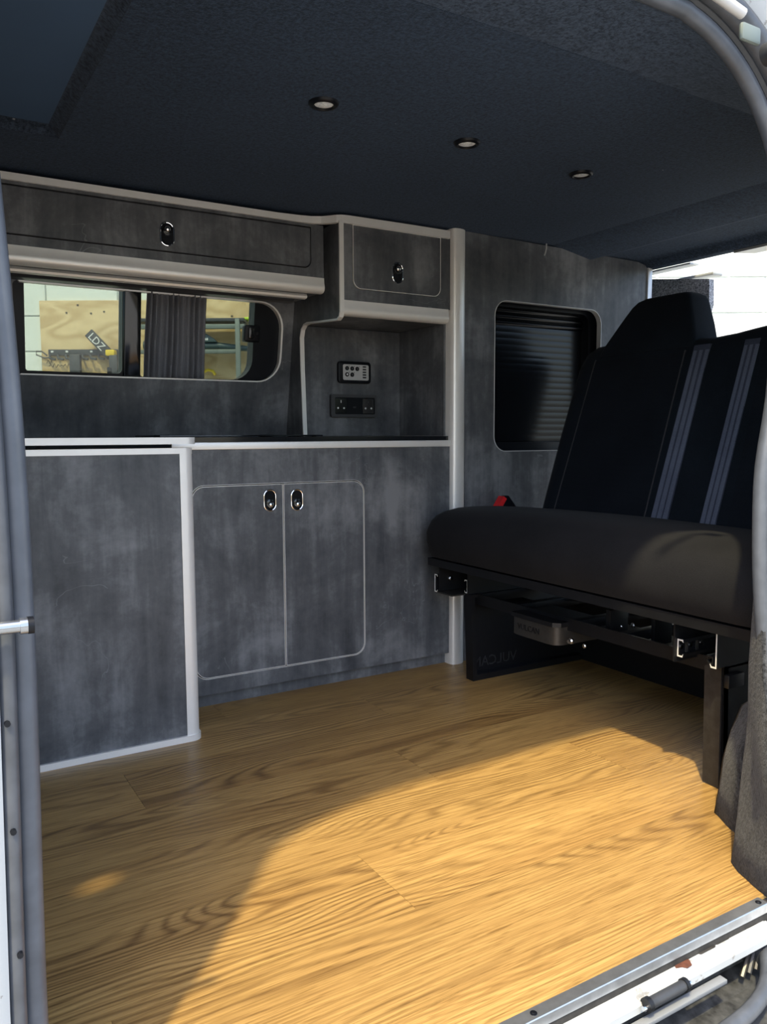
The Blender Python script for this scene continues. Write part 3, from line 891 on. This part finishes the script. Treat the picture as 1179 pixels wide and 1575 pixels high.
# ribbed centre panels, one for each place, piping and woven stripes lie on the front of the backrest
def strip_on_back(name, y0b, y1b, y0t, y1t, z0, z1, mat, parent, off=0.004, n=14, th=0.003):
    secs = []
    for i in range(n + 1):
        t = i / n
        z = z0 + (z1 - z0) * t
        a = y0b + (y0t - y0b) * t
        b = y1b + (y1t - y1b) * t
        x = bx_(z) - off
        secs.append([(x, a, z), (x, b, z), (x + th + off, b, z), (x + th + off, a, z)])
    return sweep(name, secs, mat, parent, smooth=False)
strip_on_back('ribbed_panel', 1.480, 1.825, 1.485, 1.815, 0.462, 0.925, 'seat_rib', back, 0.0035)
strip_on_back('ribbed_panel', 0.90, 1.225, 0.90, 1.245, 0.462, 0.925, 'seat_rib', back, 0.0035)
strip_on_back('piping', 1.8245, 1.8275, 1.8145, 1.8175, 0.462, 0.93, 'thread', back, 0.0055)
strip_on_back('piping', 1.4785, 1.4805, 1.4835, 1.4855, 0.462, 0.93, 'thread', back, 0.0055)
for yc, w in ((1.4295, 0.055), (1.280, 0.046)):
    s0 = strip_on_back('woven_band', yc - w / 2, yc + w / 2, yc - w / 2 + 0.004, yc + w / 2 - 0.001, 0.462, 0.94, 'stripe_dim', back, 0.0050)
    for k in range(3):
        c = yc + (k - 1) * w * 0.34
        hw = w * 0.125
        strip_on_back('stripe', c - hw, c + hw, c - hw * 0.75, c + hw * 0.75, 0.463, 0.925, 'stripe', s0, 0.0062)

# headrest: tapered block
hb = bmesh.new()
def hr(y0, y1, z, x0, x1):
    return [(x0, y0, z), (x0, y1, z), (x1, y1, z), (x1, y0, z)]
secs = []
hs = [(1.815, 1.465, 0.940, 0.000, 0.115), (1.800, 1.472, 0.972, 0.000, 0.112), (1.776, 1.487, 1.010, 0.0, 0.108), (1.750, 1.506, 1.050, 0.0, 0.104), (1.731, 1.520, 1.080, 0.002, 0.100), (1.718, 1.530, 1.095, 0.007, 0.094), (1.700, 1.545, 1.104, 0.018, 0.082)]
for y1, y0, z, a, b in hs:
    X0, X1 = bx_(z) + a - 0.004, bx_(z) + b
    rc = 0.018
    row = []
    for (px, py, sx, sy, a0) in ((X0, y0, 1, 1, 180), (X1, y0, -1, 1, 270), (X1, y1, -1, -1, 0), (X0, y1, 1, -1, 90)):
        for i in range(5):
            an = math.radians(a0 + 90 * i / 4)
            row.append((px + sx * rc + rc * math.cos(an), py + sy * rc + rc * math.sin(an), z))
    secs.append(row)
sweep('headrest', secs, 'seat_back', bn)

# frame below the cushion
prism('seat_plate', [[(1.290, 0.326), (1.290, 0.346), (1.80, 0.346), (1.80, 0.338), (1.305, 0.338), (1.305, 0.326)]], 'Y', YR, YL - 0.005, 'black_metal', bn, xf=None) if False else None
pl_ = [(1.290, 0.326), (1.290, 0.347), (1.80, 0.347), (1.80, 0.340), (1.300, 0.340), (1.297, 0.326)]
sweep('seat_plate', [[(x, y, z) for x, z in pl_] for y in (YL - 0.004, YR)], 'black_metal', bn, smooth=False)
# legs: pressed steel side panels with returned edges
def leg(yp, yf, lab):
    o = [(1.352, 0.250), (1.362, 0.0), (1.80, 0.0), (1.80, 0.250)]
    i_ = [(1.366, 0.242), (1.375, 0.017), (1.792, 0.017), (1.792, 0.242)]
    l = prism('leg', [o], 'Y', yp, yp + 0.004, 'black_metal', bn)
    y0, y1 = min(yf, yp), max(yf, yp)
    ring('flange', o, i_, 'Y', y0, y1, 'black_metal', l)
    return l
leg_far = leg(1.800, 1.772, 0)
leg_near = leg(0.962, 1.000, 1)
# the near leg's front return shows bare brushed steel
prism('leg_front', [[(0.9655, 0.262), (1.004, 0.240), (1.000, 0.004), (0.9635, 0.0)]], 'X', 1.349, 1.354, 'brush_black', leg_near)
text_mesh('lettering', 'VULCAN', 0.042, 'emboss', leg_far, (1.545, 1.7995, 0.030), (-1, 0, 0), (0, 0, 1), 0.001)
box('rear_plate', 1.788, 1.800, 0.966, 1.80, 0.0, 0.20, 'black_metal', bn)
box('end_cap', 1.352, 1.40, 0.950, 0.962, 0.205, 0.232, 'black_metal', leg_near, 0.002)
# cross tray between the legs
tr = [(1.375, 0.252), (1.375, 0.222), (1.44, 0.212), (1.56, 0.212), (1.56, 0.218), (1.445, 0.218), (1.380, 0.227), (1.380, 0.252)]
cb = sweep('cross_beam', [[(x, y, z) for x, z in tr] for y in (1.795, 1.004)], 'black_metal', bn, smooth=False)
box('rear_beam', 1.62, 1.66, 1.004, 1.795, 0.232, 0.262, 'black_metal', bn)
for y in (1.62, 1.40, 1.25):
    box('brace', 1.376, 1.66, y - 0.012, y + 0.012, 0.226, 0.250, 'black_metal', cb, 0.002)
box('stop_bracket', 1.40, 1.46, 1.30, 1.315, 0.22, 0.29, 'black_metal', cb, 0.002)
box('stop_bracket', 1.44, 1.50, 1.205, 1.216, 0.22, 0.30, 'black_metal', cb, 0.002)
# release handle box with rounded nose
hn = [(1.342, 1.575), (1.338, 1.56), (1.338, 1.445), (1.342, 1.428), (1.352, 1.418), (1.368, 1.414), (1.48, 1.414), (1.48, 1.575)]
hd = prism('release_handle', [hn], 'Z', 0.186, 0.236, 'bronze_metal', bn, smooth=True)
text_mesh('lettering', 'VULCAN', 0.021, 'black_metal', hd, (1.3375, 1.556, 0.203), (0, -1, 0), (0, 0, 1), 0.0012)
sweep('handle_rim', [[(1.335, 1.578, 0.232), (1.335, 1.425, 0.232), (1.350, 1.410, 0.232), (1.48, 1.410, 0.232), (1.48, 1.578, 0.232)], [(1.335, 1.578, 0.243), (1.335, 1.425, 0.243), (1.350, 1.410, 0.243), (1.48, 1.410, 0.243), (1.48, 1.578, 0.243)]], 'black_metal', hd, smooth=False)
def bolt(x, y, z, rr, axis, parent, ln=-0.006):
    b = cyl('bolt', (x, y, z), axis, rr, ln * 0.5, 'steel', parent, 12)
    c = Vector((x, y, z)) + Vector(place(axis, 0, 0, ln * 0.5))
    cyl('bolt_head', c, axis, rr * 0.68, ln * 0.7, 'steel', b, 6)
bolt(1.372, 1.395, 0.200, 0.0075, 'X', bn, -0.010)
bolt(1.374, 1.355, 0.196, 0.0055, 'X', bn, -0.003)
bolt(1.420, 1.250, 0.262, 0.0060, 'X', cb, -0.003)
bolt(1.420, 1.285, 0.252, 0.0040, 'X', cb, -0.003)
# slide rails on both sides
def c_rail(name, x0, x1, y, z0, z1, s, parent, mat):
    pr = [(y, z0), (y, z1), (y + s * 0.012, z1), (y + s * 0.014, z1 - 0.006), (y + s * 0.011, z1 - 0.003), (y + s * 0.0022, z1 - 0.003), (y + s * 0.0022, z0 + 0.003), (y + s * 0.011, z0 + 0.003), (y + s * 0.014, z0 + 0.007), (y + s * 0.012, z0)]
    o = sweep(name, [[(x, yy, zz) for yy, zz in pr] for x in (x0, x1)], 'black_metal', parent, smooth=False)
    if parent is bn:
        sweep('cut_edge', [[(x, yy, zz) for yy, zz in pr] for x in (x0 - 0.0012, x0)], 'alu', o, smooth=False)
    return o
r1 = c_rail('slide_rail', 1.312, 1.76, 1.040, 0.256, 0.292, -1, bn, 'steel')
for k, dx in enumerate((0.008, 0.022, 0.036, 0.054, 0.070)):
    if k % 2 == 0:
        cyl('rivet', (1.312 + dx, 1.0376, 0.275), 'Y', 0.0045, -0.0015, 'chrome', r1, 10)
    else:
        box('slot', 1.310 + dx, 1.317 + dx, 1.0362, 1.0378, 0.262, 0.288, 'grime', r1)
r2_ = c_rail('slide_rail', 1.312, 1.76, 0.950, 0.252, 0.326, 1, bn, 'steel')
c_rail('inner_rail', 1.312, 1.74, 0.958, 0.258, 0.274, 1, r2_, 'steel')
box('rail_plate', 1.305, 1.76, 1.0415, 1.0455, 0.245, 0.326, 'black_metal', bn)
r3 = c_rail('slide_rail', 1.305, 1.76, 1.882, 0.248, 0.300, -1, bn, 'steel')
box('rail_plate', 1.308, 1.76, 1.862, 1.866, 0.252, 0.327, 'black_metal', bn)
bolt(1.345, 1.8618, 0.286, 0.0075, 'Y', bn, -0.006)
box('rail_flange', 1.306, 1.76, 1.80, 1.884, 0.2465, 0.250, 'bronze_metal', r3)
r4 = c_rail('slide_rail', 1.355, 1.76, 1.792, 0.252, 0.290, 1, bn, 'steel')
box('rail_plate', 1.352, 1.76, 1.786, 1.790, 0.250, 0.326, 'black_metal', bn)

# red seat-belt buckle at the back corner of the cushion
BZ = 0.014
bk = thing('belt_buckle', 'black seat belt buckle with red release button at the end of the bench', 'buckle', (1.585, 1.915, 0.44))
prism('buckle_body', [[(1.553, 0.450 + BZ), (1.588, 0.498 + BZ), (1.600, 0.499 + BZ), (1.640, 0.452 + BZ), (1.63, 0.44), (1.56, 0.44)]], 'Y', 1.907, 1.930, 'black', bk, bev=0.003)
c0, c1 = Vector((1.556, 0, 0.458 + BZ)), Vector((1.584, 0, 0.4975 + BZ))
dv = (c1 - c0).normalized()
nv = Vector((-dv.z, 0, dv.x))
secs = [[(c0 + nv * a).x, y, (c0 + nv * a).z] for a, y in ()]
rows_ = []
for p in (c0 + dv * 0.003, c1 - dv * 0.003):
    rows_.append([(p.x + nv.x * a, y, p.z + nv.z * a) for a, y in ((0.005, 1.906), (0.005, 1.931), (-0.010, 1.931), (-0.010, 1.906))])
sweep('release_button', rows_, 'red', bk, smooth=False)
cyl('strap_stud', (1.553, 1.905, 0.449 + BZ), 'Y', 0.004, 0.008, 'chrome', bk, 8)

# ------------------------------------------------------------------ ceiling downlights
for (x, y, lab) in ((0.689, 1.348, 'round ceiling downlight in black bezel, nearest the roof recess'), (1.032, 1.375, 'round ceiling downlight in black bezel, middle of the row of three'), (1.380, 1.401, 'round ceiling downlight in black bezel, nearest the tailgate')):
    d = thing('ceiling_light', lab, 'light', (x, y, 1.29), 'downlights in the ceiling')
    secs = []
    for rr, z in ((0.0175, 1.2995), (0.0175, 1.2955), (0.0195, 1.2935), (0.0235, 1.2940), (0.0265, 1.2965), (0.0275, 1.3000)):
        secs.append([(x + rr * math.cos(2 * math.pi * i / 28), y + rr * math.sin(2 * math.pi * i / 28), z) for i in range(28)])
    sweep('bezel', secs, 'black', d, caps=False)
    secs = []
    for rr, z in ((0.0001, 1.2945), (0.006, 1.2948), (0.012, 1.2956), (0.0178, 1.2972), (0.0178, 1.2999)):
        secs.append([(x + rr * math.cos(2 * math.pi * i / 20), y + rr * math.sin(2 * math.pi * i / 20), z) for i in range(20)])
    sweep('lens', secs, 'lens', d)

# ------------------------------------------------------------------ door sill
sl = thing('door_sill', 'brushed metal threshold strip along the edge of the wooden floor', 'threshold', (0.55, 0.68, -0.02))
prism('threshold', [[(0.6925, 0.0015), (0.6755, 0.0015), (0.6745, 0.0005), (0.6745, -0.0125), (0.6765, -0.0125), (0.6770, -0.001), (0.6925, -0.0005)]], 'X', 0.09, 1.074, 'strip', sl)
for sx in (1.062, 0.62, 0.25):
    s_ = cyl('screw', (sx, 0.6835, 0.0012), 'Z', 0.0045, 0.0012, 'black', sl, 12)
    cyl('screw_recess', (sx, 0.6835, 0.0023), 'Z', 0.002, 0.0004, 'steel', s_, 6)

rail = thing('sliding_door_rail', 'dirty white painted door rail with rusty slots below the threshold', 'rail', (0.55, 0.67, -0.06))
prism('rail_body', [[(0.690, -0.024), (0.670, -0.024), (0.665, -0.0255), (0.663, -0.029), (0.657, -0.030), (0.6555, -0.033), (0.6555, -0.043), (0.690, -0.043)]], 'X', 0.09, 1.064, 'white', rail)
box('rail_end', 1.0642, 1.072, 0.6565, 0.690, -0.041, -0.0255, 'white', rail, 0.003)
box('seam', 0.09, 1.066, 0.6855, 0.6895, -0.0242, -0.0160, 'grime', rail)
box('lower_flange', 0.09, 0.935, 0.642, 0.654, -0.054, -0.048, 'lower_paint', rail, 0.001)
for (a, b, y0) in ((1.028, 1.052, 0.676), (0.955, 0.985, 0.675), (0.917, 0.952, 0.673), (0.880, 0.905, 0.676), (0.792, 0.800, 0.680), (0.770, 0.780, 0.678), (0.742, 0.748, 0.681), (0.70, 0.708, 0.679)):
    prism('slot', [rrect(a, b, y0, 0.688, 0.0035, 4)], 'Z', -0.0238, -0.0228, 'grime', rail)
prism('rust_patch', [[(0.874, 0.686), (0.904, 0.686), (0.897, 0.680), (0.893, 0.671), (0.889, 0.665), (0.879, 0.664), (0.874, 0.669), (0.865, 0.672), (0.868, 0.678)]], 'Z', -0.0239, -0.0231, 'rust', rail)
ra = cyl('roller', (0.786, 0.650, -0.030), 'X', 0.0072, 0.068, 'rubber_dark', rail, 14)
cyl('roller_cap', (0.780, 0.650, -0.030), 'X', 0.0092, 0.007, 'black_metal', ra, 14)
cyl('roller_cap', (0.852, 0.650, -0.030), 'X', 0.0088, 0.006, 'black_metal', ra, 14)
cyl('roller_pin', (0.773, 0.648, -0.031), 'X', 0.0036, 0.008, 'chrome', ra, 10)
cyl('roller_pin', (0.857, 0.648, -0.030), 'X', 0.0036, 0.007, 'chrome', ra, 10)

st = thing('side_step', 'dark gritty plastic step well below the sliding door rail', 'step', (0.55, 0.62, -0.14))
prism('step_tray', [[(0.735, -0.056), (0.700, -0.058), (0.694, -0.092), (0.660, -0.100), (0.600, -0.102), (0.575, -0.092), (0.565, -0.135), (0.735, -0.135)]], 'X', 0.09, 1.16, 'step', st)
tube('step_rail', smooth_path([(0.30, 0.592, -0.066), (0.70, 0.593, -0.066), (0.86, 0.596, -0.065), (0.94, 0.604, -0.064), (1.00, 0.625, -0.062), (1.05, 0.660, -0.060)], 3), 0.0105, 'rubber_dark2', st, 12)
box('end_block', 1.035, 1.10, 0.648, 0.692, -0.085, -0.052, 'rubber_dark', st, 0.005)
for k in range(4):
    tube('cable', [(1.00 + 0.016 * k, 0.664, -0.082), (1.025 + 0.014 * k, 0.672, -0.060 + 0.003 * k), (1.06 + 0.012 * k, 0.680, -0.062)], 0.0038, 'rubber_dark' if k % 2 else 'bronze_metal', st, 7)

# striker pin on the front door pillar
sk = thing('door_striker', 'chrome striker peg on the grey seal of the front door pillar', 'striker', (0.06, 0.73, 0.53))
ZS = 0.5405
cyl('shaft', (0.020, 0.728, ZS), 'X', 0.0056, 0.058, 'worn_chrome', sk, 14)
cyl('collar', (0.078, 0.728, ZS), 'X', 0.0072, 0.006, 'worn_chrome', sk, 16)
cyl('end_cap', (0.084, 0.728, ZS), 'X', 0.0075, 0.005, 'black', sk, 16)
box('mount', 0.012, 0.026, 0.71, 0.77, ZS - 0.014, ZS + 0.014, 'steel', sk, 0.002)
for z in (0.70, 0.455, 0.36, 0.25):
    tube('plug', [tilt((0.0655, 0.6290, z)), tilt((0.0655, 0.6360, z))], 0.0026, 'black', seal, 8)

# carpet lining that flares over the floor at the rear of the doorway
secs = []
for z, a in ((0.0, (1.26, 0.90, 1.232, 0.846, 1.217, 0.815, 1.150, 0.782, 1.124, 0.762, 1.098, 0.702, 1.092, 0.680)),
             (0.05, (1.27, 0.90, 1.230, 0.842, 1.222, 0.815, 1.158, 0.784, 1.136, 0.760, 1.106, 0.702, 1.096, 0.680)),
             (0.10, (1.28, 0.90, 1.228, 0.840, 1.228, 0.815, 1.166, 0.786, 1.146, 0.760, 1.106, 0.702, 1.096, 0.680)),
             (0.15, (1.30, 0.90, 1.240, 0.840, 1.236, 0.815, 1.172, 0.786, 1.152, 0.760, 1.100, 0.702, 1.088, 0.680)),
             (0.19, (1.33, 0.90, 1.275, 0.840, 1.252, 0.815, 1.178, 0.786, 1.155, 0.760, 1.094, 0.702, 1.080, 0.680)),
             (0.24, (1.34, 0.842, 1.30, 0.836, 1.262, 0.815, 1.190, 0.790, 1.166, 0.772, 1.118, 0.722, 1.108, 0.700)),
             (0.32, (1.36, 0.832, 1.32, 0.828, 1.264, 0.814, 1.196, 0.794, 1.172, 0.780, 1.150, 0.750, 1.142, 0.735)),
             (0.40, (1.36, 0.832, 1.32, 0.828, 1.264, 0.814, 1.204, 0.798, 1.184, 0.786, 1.172, 0.770, 1.168, 0.760)),
             (0.50, (1.36, 0.832, 1.32, 0.828, 1.264, 0.816, 1.212, 0.800, 1.198, 0.792, 1.192, 0.785, 1.190, 0.780)),
             (0.62, (1.36, 0.832, 1.32, 0.828, 1.270, 0.818, 1.224, 0.806, 1.212, 0.800, 1.208, 0.795, 1.206, 0.790))):
    ctrl = [Vector((a[i], a[i + 1], z)) for i in range(0, len(a), 2)]
    row = smooth_path(ctrl, 4)
    secs.append([Vector((p.x + rnd.uniform(-0.0012, 0.0012), p.y + rnd.uniform(-0.001, 0.001), z)) for p in row])
cl = sweep('carpet_lining', secs, 'carpet_grey', None, closed_profile=False)
sm = cl.modifiers.new('thickness', 'SOLIDIFY')
sm.thickness = 0.006
sm.offset = 1
tag(cl, 'rough grey carpet lining flaring over the floor beside the rear door seal', 'carpet')

# ------------------------------------------------------------------ tail end
dp = prism('pillar_lining', [[(1.835, 1.232), (1.832, 1.145), (1.850, 1.09), (1.845, 0.60), (2.39, 0.60), (2.39, 1.285), (2.08, 1.272)]], 'X', 2.42, 2.445, 'carpet_skylit', None)
tag(dp, 'speckled grey carpet trim on the rear pillar behind the headrest', 'trim')
rb = thing('rear_frame', 'white painted tailgate frame edge above the grey carpet trim', 'frame', (2.46, 2.0, 1.24))
box('frame_rail', 2.446, 2.50, 1.84, 2.42, 1.250, 1.262, 'white', rb, 0.004)
box('frame_flange', 2.40, 2.446, 1.90, 2.39, 1.292, 1.298, 'white', rb)
lp = prism('latch_plate', [[(2.262, 1.630), (2.262, 1.38), (2.325, 1.38), (2.325, 1.600)]], 'Z', 1.262, 1.2705, 'face_grey', None)
tag(lp, 'small grey latch plate hanging below the tailgate header', 'plate')

# roller and bracket on the body above the rear door corner
rr_ = thing('door_guide', 'white plastic guide bar on the body above the door corner', 'guide', (0.96, 0.74, 1.235))
tube('guide_bar', [(0.945, 0.737, 1.288), (0.96, 0.735, 1.284), (1.018, 0.733, 1.272)], 0.0075, 'face_grey', rr_, 12)
box('guide_foot', 1.030, 1.072, 0.740, 0.748, 1.246, 1.270, 'rack_metal', rr_, 0.004)
ks = cyl('rubber_buffer', (1.092, 0.715, 1.240), 'Y', 0.016, 0.031, 'rubber_dark', None, 16)
tag(ks, 'black rubber door buffer at the top right edge of the doorway', 'buffer')

# ------------------------------------------------------------------ yard outside
g = box('ground', -9, 12, -9, 12, -0.62, -0.58, 'concrete')
tag(g, kind='structure')
FW = Vector((0.51547985, 0.8569017, 0))
RT = Vector((0.8569017, -0.51547985, 0))
def yard(a, z, d=0.0, D=5.0):
    """a along the wall, z up, d out of the wall towards the van"""
    p = RT * a + FW * (D - d)
    return Vector((p.x, p.y, z))
def yxf(c):
    return yard(c[0], c[2], -c[1])
ow = box('wall_outside', -3.6, 3.4, 0.004, 0.12, -0.58, 2.42, 'mortar', None, xf=yxf)
tag(ow, kind='structure')
proto = None
BW, BH = 0.44, 0.2145
for j in range(14):
    z0 = 1.2235 - 8 * BH + j * BH
    if z0 < -0.58:
        continue
    for i in range(16):
        a0 = -3.6 + i * BW + (0.22 if j % 2 else 0)
        if a0 + BW > 3.42:
            continue
        if proto is None:
            bm = bmesh.new()
            bm_box(bm, 0.004, BW - 0.004, -0.006, 0.006, 0.004, BH - 0.004, 0.003, 1)
            for v in bm.verts:
                v.co = RT * v.co.x + FW * v.co.y + Vector((0, 0, v.co.z))
            bmesh.ops.recalc_face_normals(bm, faces=bm.faces)
            proto = bpy.data.meshes.new('block')
            bm.to_mesh(proto)
            bm.free()
            proto.materials.append(M['block'])
        o = bpy.data.objects.new('block', proto)
        COL.objects.link(o)
        attach(o, ow)
        o.location = yard(a0, z0)

def ybox(name, a0, a1, d0, d1, z0, z1, mat, parent=None, bev=0.0):
    return box(name, a0, a1, -d1, -d0, z0, z1, mat, parent, bev, 2, yxf)

bd = thing('plywood_board', 'plywood board with dark knots fixed to the white wall, seen through the window', 'board', yard(-1.2, 0.6, 0.02))
ybox('sheet', -2.095, -1.405, 0.008, 0.026, 0.75, 1.528, 'plywood', bd, 0.002)
ybox('sheet', -1.40, -0.55, 0.008, 0.027, 0.75, 1.72, 'plywood', bd, 0.002)
for r0, (a0, n_, zz) in enumerate(((-2.065, 4, 1.150), (-2.050, 15, 1.128))):
    tube('pencil_mark', [yard(a0 + 0.011 * k, zz + (0.016 if k % 2 else 0.0) + 0.006 * math.sin(k * 2.3 + r0), 0.0275) for k in range(n_)], 0.0016, 'ink', bd, 5)
for a, z in ((-1.93, 1.455), (-1.78, 1.45), (-1.70, 1.46), (-1.86, 1.50), (-0.92, 1.43)):
    ybox('screw_head', a - 0.006, a + 0.006, 0.026, 0.030, z - 0.005, z + 0.005, 'ink', bd, 0.002)

tk = thing('tool_rail', 'black toothed tool rail screwed to the plywood outside the left pane', 'rail', yard(-1.8, 1.2, 0.04))
ybox('rail_bar', -2.045, -1.62, 0.030, 0.045, 1.196, 1.232, 'tool_grey', tk, 0.002)
for k in range(9):
    a = -2.04 + 0.05 * k
    tube('tooth', [yard(a, 1.20, 0.04), yard(a + 0.012, 1.176, 0.06), yard(a + 0.045, 1.170, 0.065)], 0.007, 'tool_grey', tk, 6)
for a in (-2.02, -1.93, -1.78, -1.70):
    ybox('rail_screw', a - 0.008, a + 0.008, 0.045, 0.048, 1.212, 1.224, 'white_plastic', tk, 0.002)
tube('wire_hook', [yard(-2.03, 1.182, 0.05), yard(-2.07, 1.182, 0.05), yard(-2.115, 1.200, 0.05), yard(-2.115, 1.220, 0.05), yard(-2.08, 1.220, 0.05), yard(-2.05, 1.195, 0.05)], 0.005, 'tool_grey', tk, 6)
cs = ybox('hanging_case', -1.895, -1.830, 0.074, 0.11, 0.98, 1.196, 'tool_grey', None, 0.006)
tag(cs, 'dark grey case hanging from the tool rail below the plywood figure', 'case')

def rot_box(name, c, w, h, d0, d1, ang, mat, parent, bev=0.003):
    ca, sa = math.cos(ang), math.sin(ang)
    return box(name, -w / 2, w / 2, -d1, -d0, -h / 2, h / 2, mat, parent, bev, 2, lambda v: yard(c[0] + v[0] * ca - v[2] * sa, c[1] + v[0] * sa + v[2] * ca, -v[1]))
pt = thing('power_tool', 'grey and yellow cordless tool with tilted lettered guard hung on the rail', 'tool', yard(-1.68, 1.1, 0.06))
gd = rot_box('guard', (-1.715, 1.258), 0.19, 0.058, 0.072, 0.092, math.radians(-47), 'tool_grey', pt)
ang = math.radians(-47)
text_mesh('lettering', 'LDZ', 0.062, 'white_plastic', gd, yard(-1.715, 1.258, 0.0935) + RT * (-0.078 * math.cos(ang) + 0.021 * math.sin(ang)) + Vector((0, 0, -0.078 * math.sin(ang) - 0.021 * math.cos(ang))), RT * math.cos(ang) + Vector((0, 0, math.sin(ang))), RT * -math.sin(ang) + Vector((0, 0, math.cos(ang))), 0.001)
ybox('motor', -1.672, -1.615, 0.07, 0.12, 1.185, 1.222, 'yellow', pt, 0.008)
ybox('body', -1.652, -1.600, 0.07, 0.12, 1.02, 1.192, 'tool_grey', pt, 0.008)
ybox('battery', -1.665, -1.630, 0.07, 0.12, 1.075, 1.118, 'gloss_black', pt, 0.005)
ybox('battery_clip', -1.675, -1.605, 0.07, 0.12, 1.058, 1.076, 'yellow', pt, 0.004)

rk = thing('tool_rack', 'grey green steel shelf rack against the plywood outside the right pane', 'rack', yard(-1.0, 0.6, 0.2))
ybox('shelf', -1.45, -0.80, 0.05, 0.30, 1.360, 1.380, 'tool_grey', rk, 0.003)
ybox('shelf_front', -1.45, -0.80, 0.28, 0.302, 1.318, 1.345, 'rack_metal', rk, 0.003)
ybox('post', -0.852, -0.826, 0.28, 0.31, 0.70, 1.375, 'rack_metal', rk, 0.002)
tube('side_arm', [yard(-0.83, 1.365, 0.29), yard(-0.80, 1.345, 0.20), yard(-0.785, 1.29, 0.12), yard(-0.785, 0.95, 0.10)], 0.010, 'tool_grey', rk, 8)
ybox('lower_bar', -1.45, -0.83, 0.25, 0.28, 1.180, 1.203, 'rack_metal', rk, 0.003)
tr_ = thing('long_tool', 'dark teal long-handled power tool resting on the lower bar of the rack', 'tool', yard(-1.0, 1.22, 0.2))
tube('tool_shaft', [yard(-1.40, 1.232, 0.24), yard(-0.95, 1.226, 0.24), yard(-0.78, 1.212, 0.20)], [0.026, 0.020, 0.016], 'tool_teal', tr_, 10)
prism('tool_head', [[(-1.25, 1.245), (-1.25, 1.29), (-1.06, 1.298), (-1.03, 1.296), (-0.985, 1.268), (-0.965, 1.246)]], 'Y', -0.27, -0.22, 'tool_teal', tr_, yxf, 0.006)
for a0, a1 in ((-1.105, -1.085), (-1.070, -1.058), (-1.054, -1.044), (-1.040, -1.030), (-1.026, -1.018)):
    ybox('print_mark', a0, a1, 0.2700, 0.2715, 1.256, 1.270, 'white_plastic', tr_)
lm = ybox('lime_case', -0.815, -0.755, 0.14, 0.22, 1.381, 1.396, 'lime', None, 0.004)
tag(lm, 'small lime green item at the end of the steel rack', 'case')
yc_ = tube('yellow_hose', [yard(-1.09, 1.085, 0.10), yard(-1.06, 1.100, 0.10), yard(-1.03, 1.092, 0.10), yard(-1.015, 1.07, 0.10)], 0.009, 'yellow', None, 8)
tag(yc_, 'yellow curved hose at the bottom edge of the right pane', 'hose')
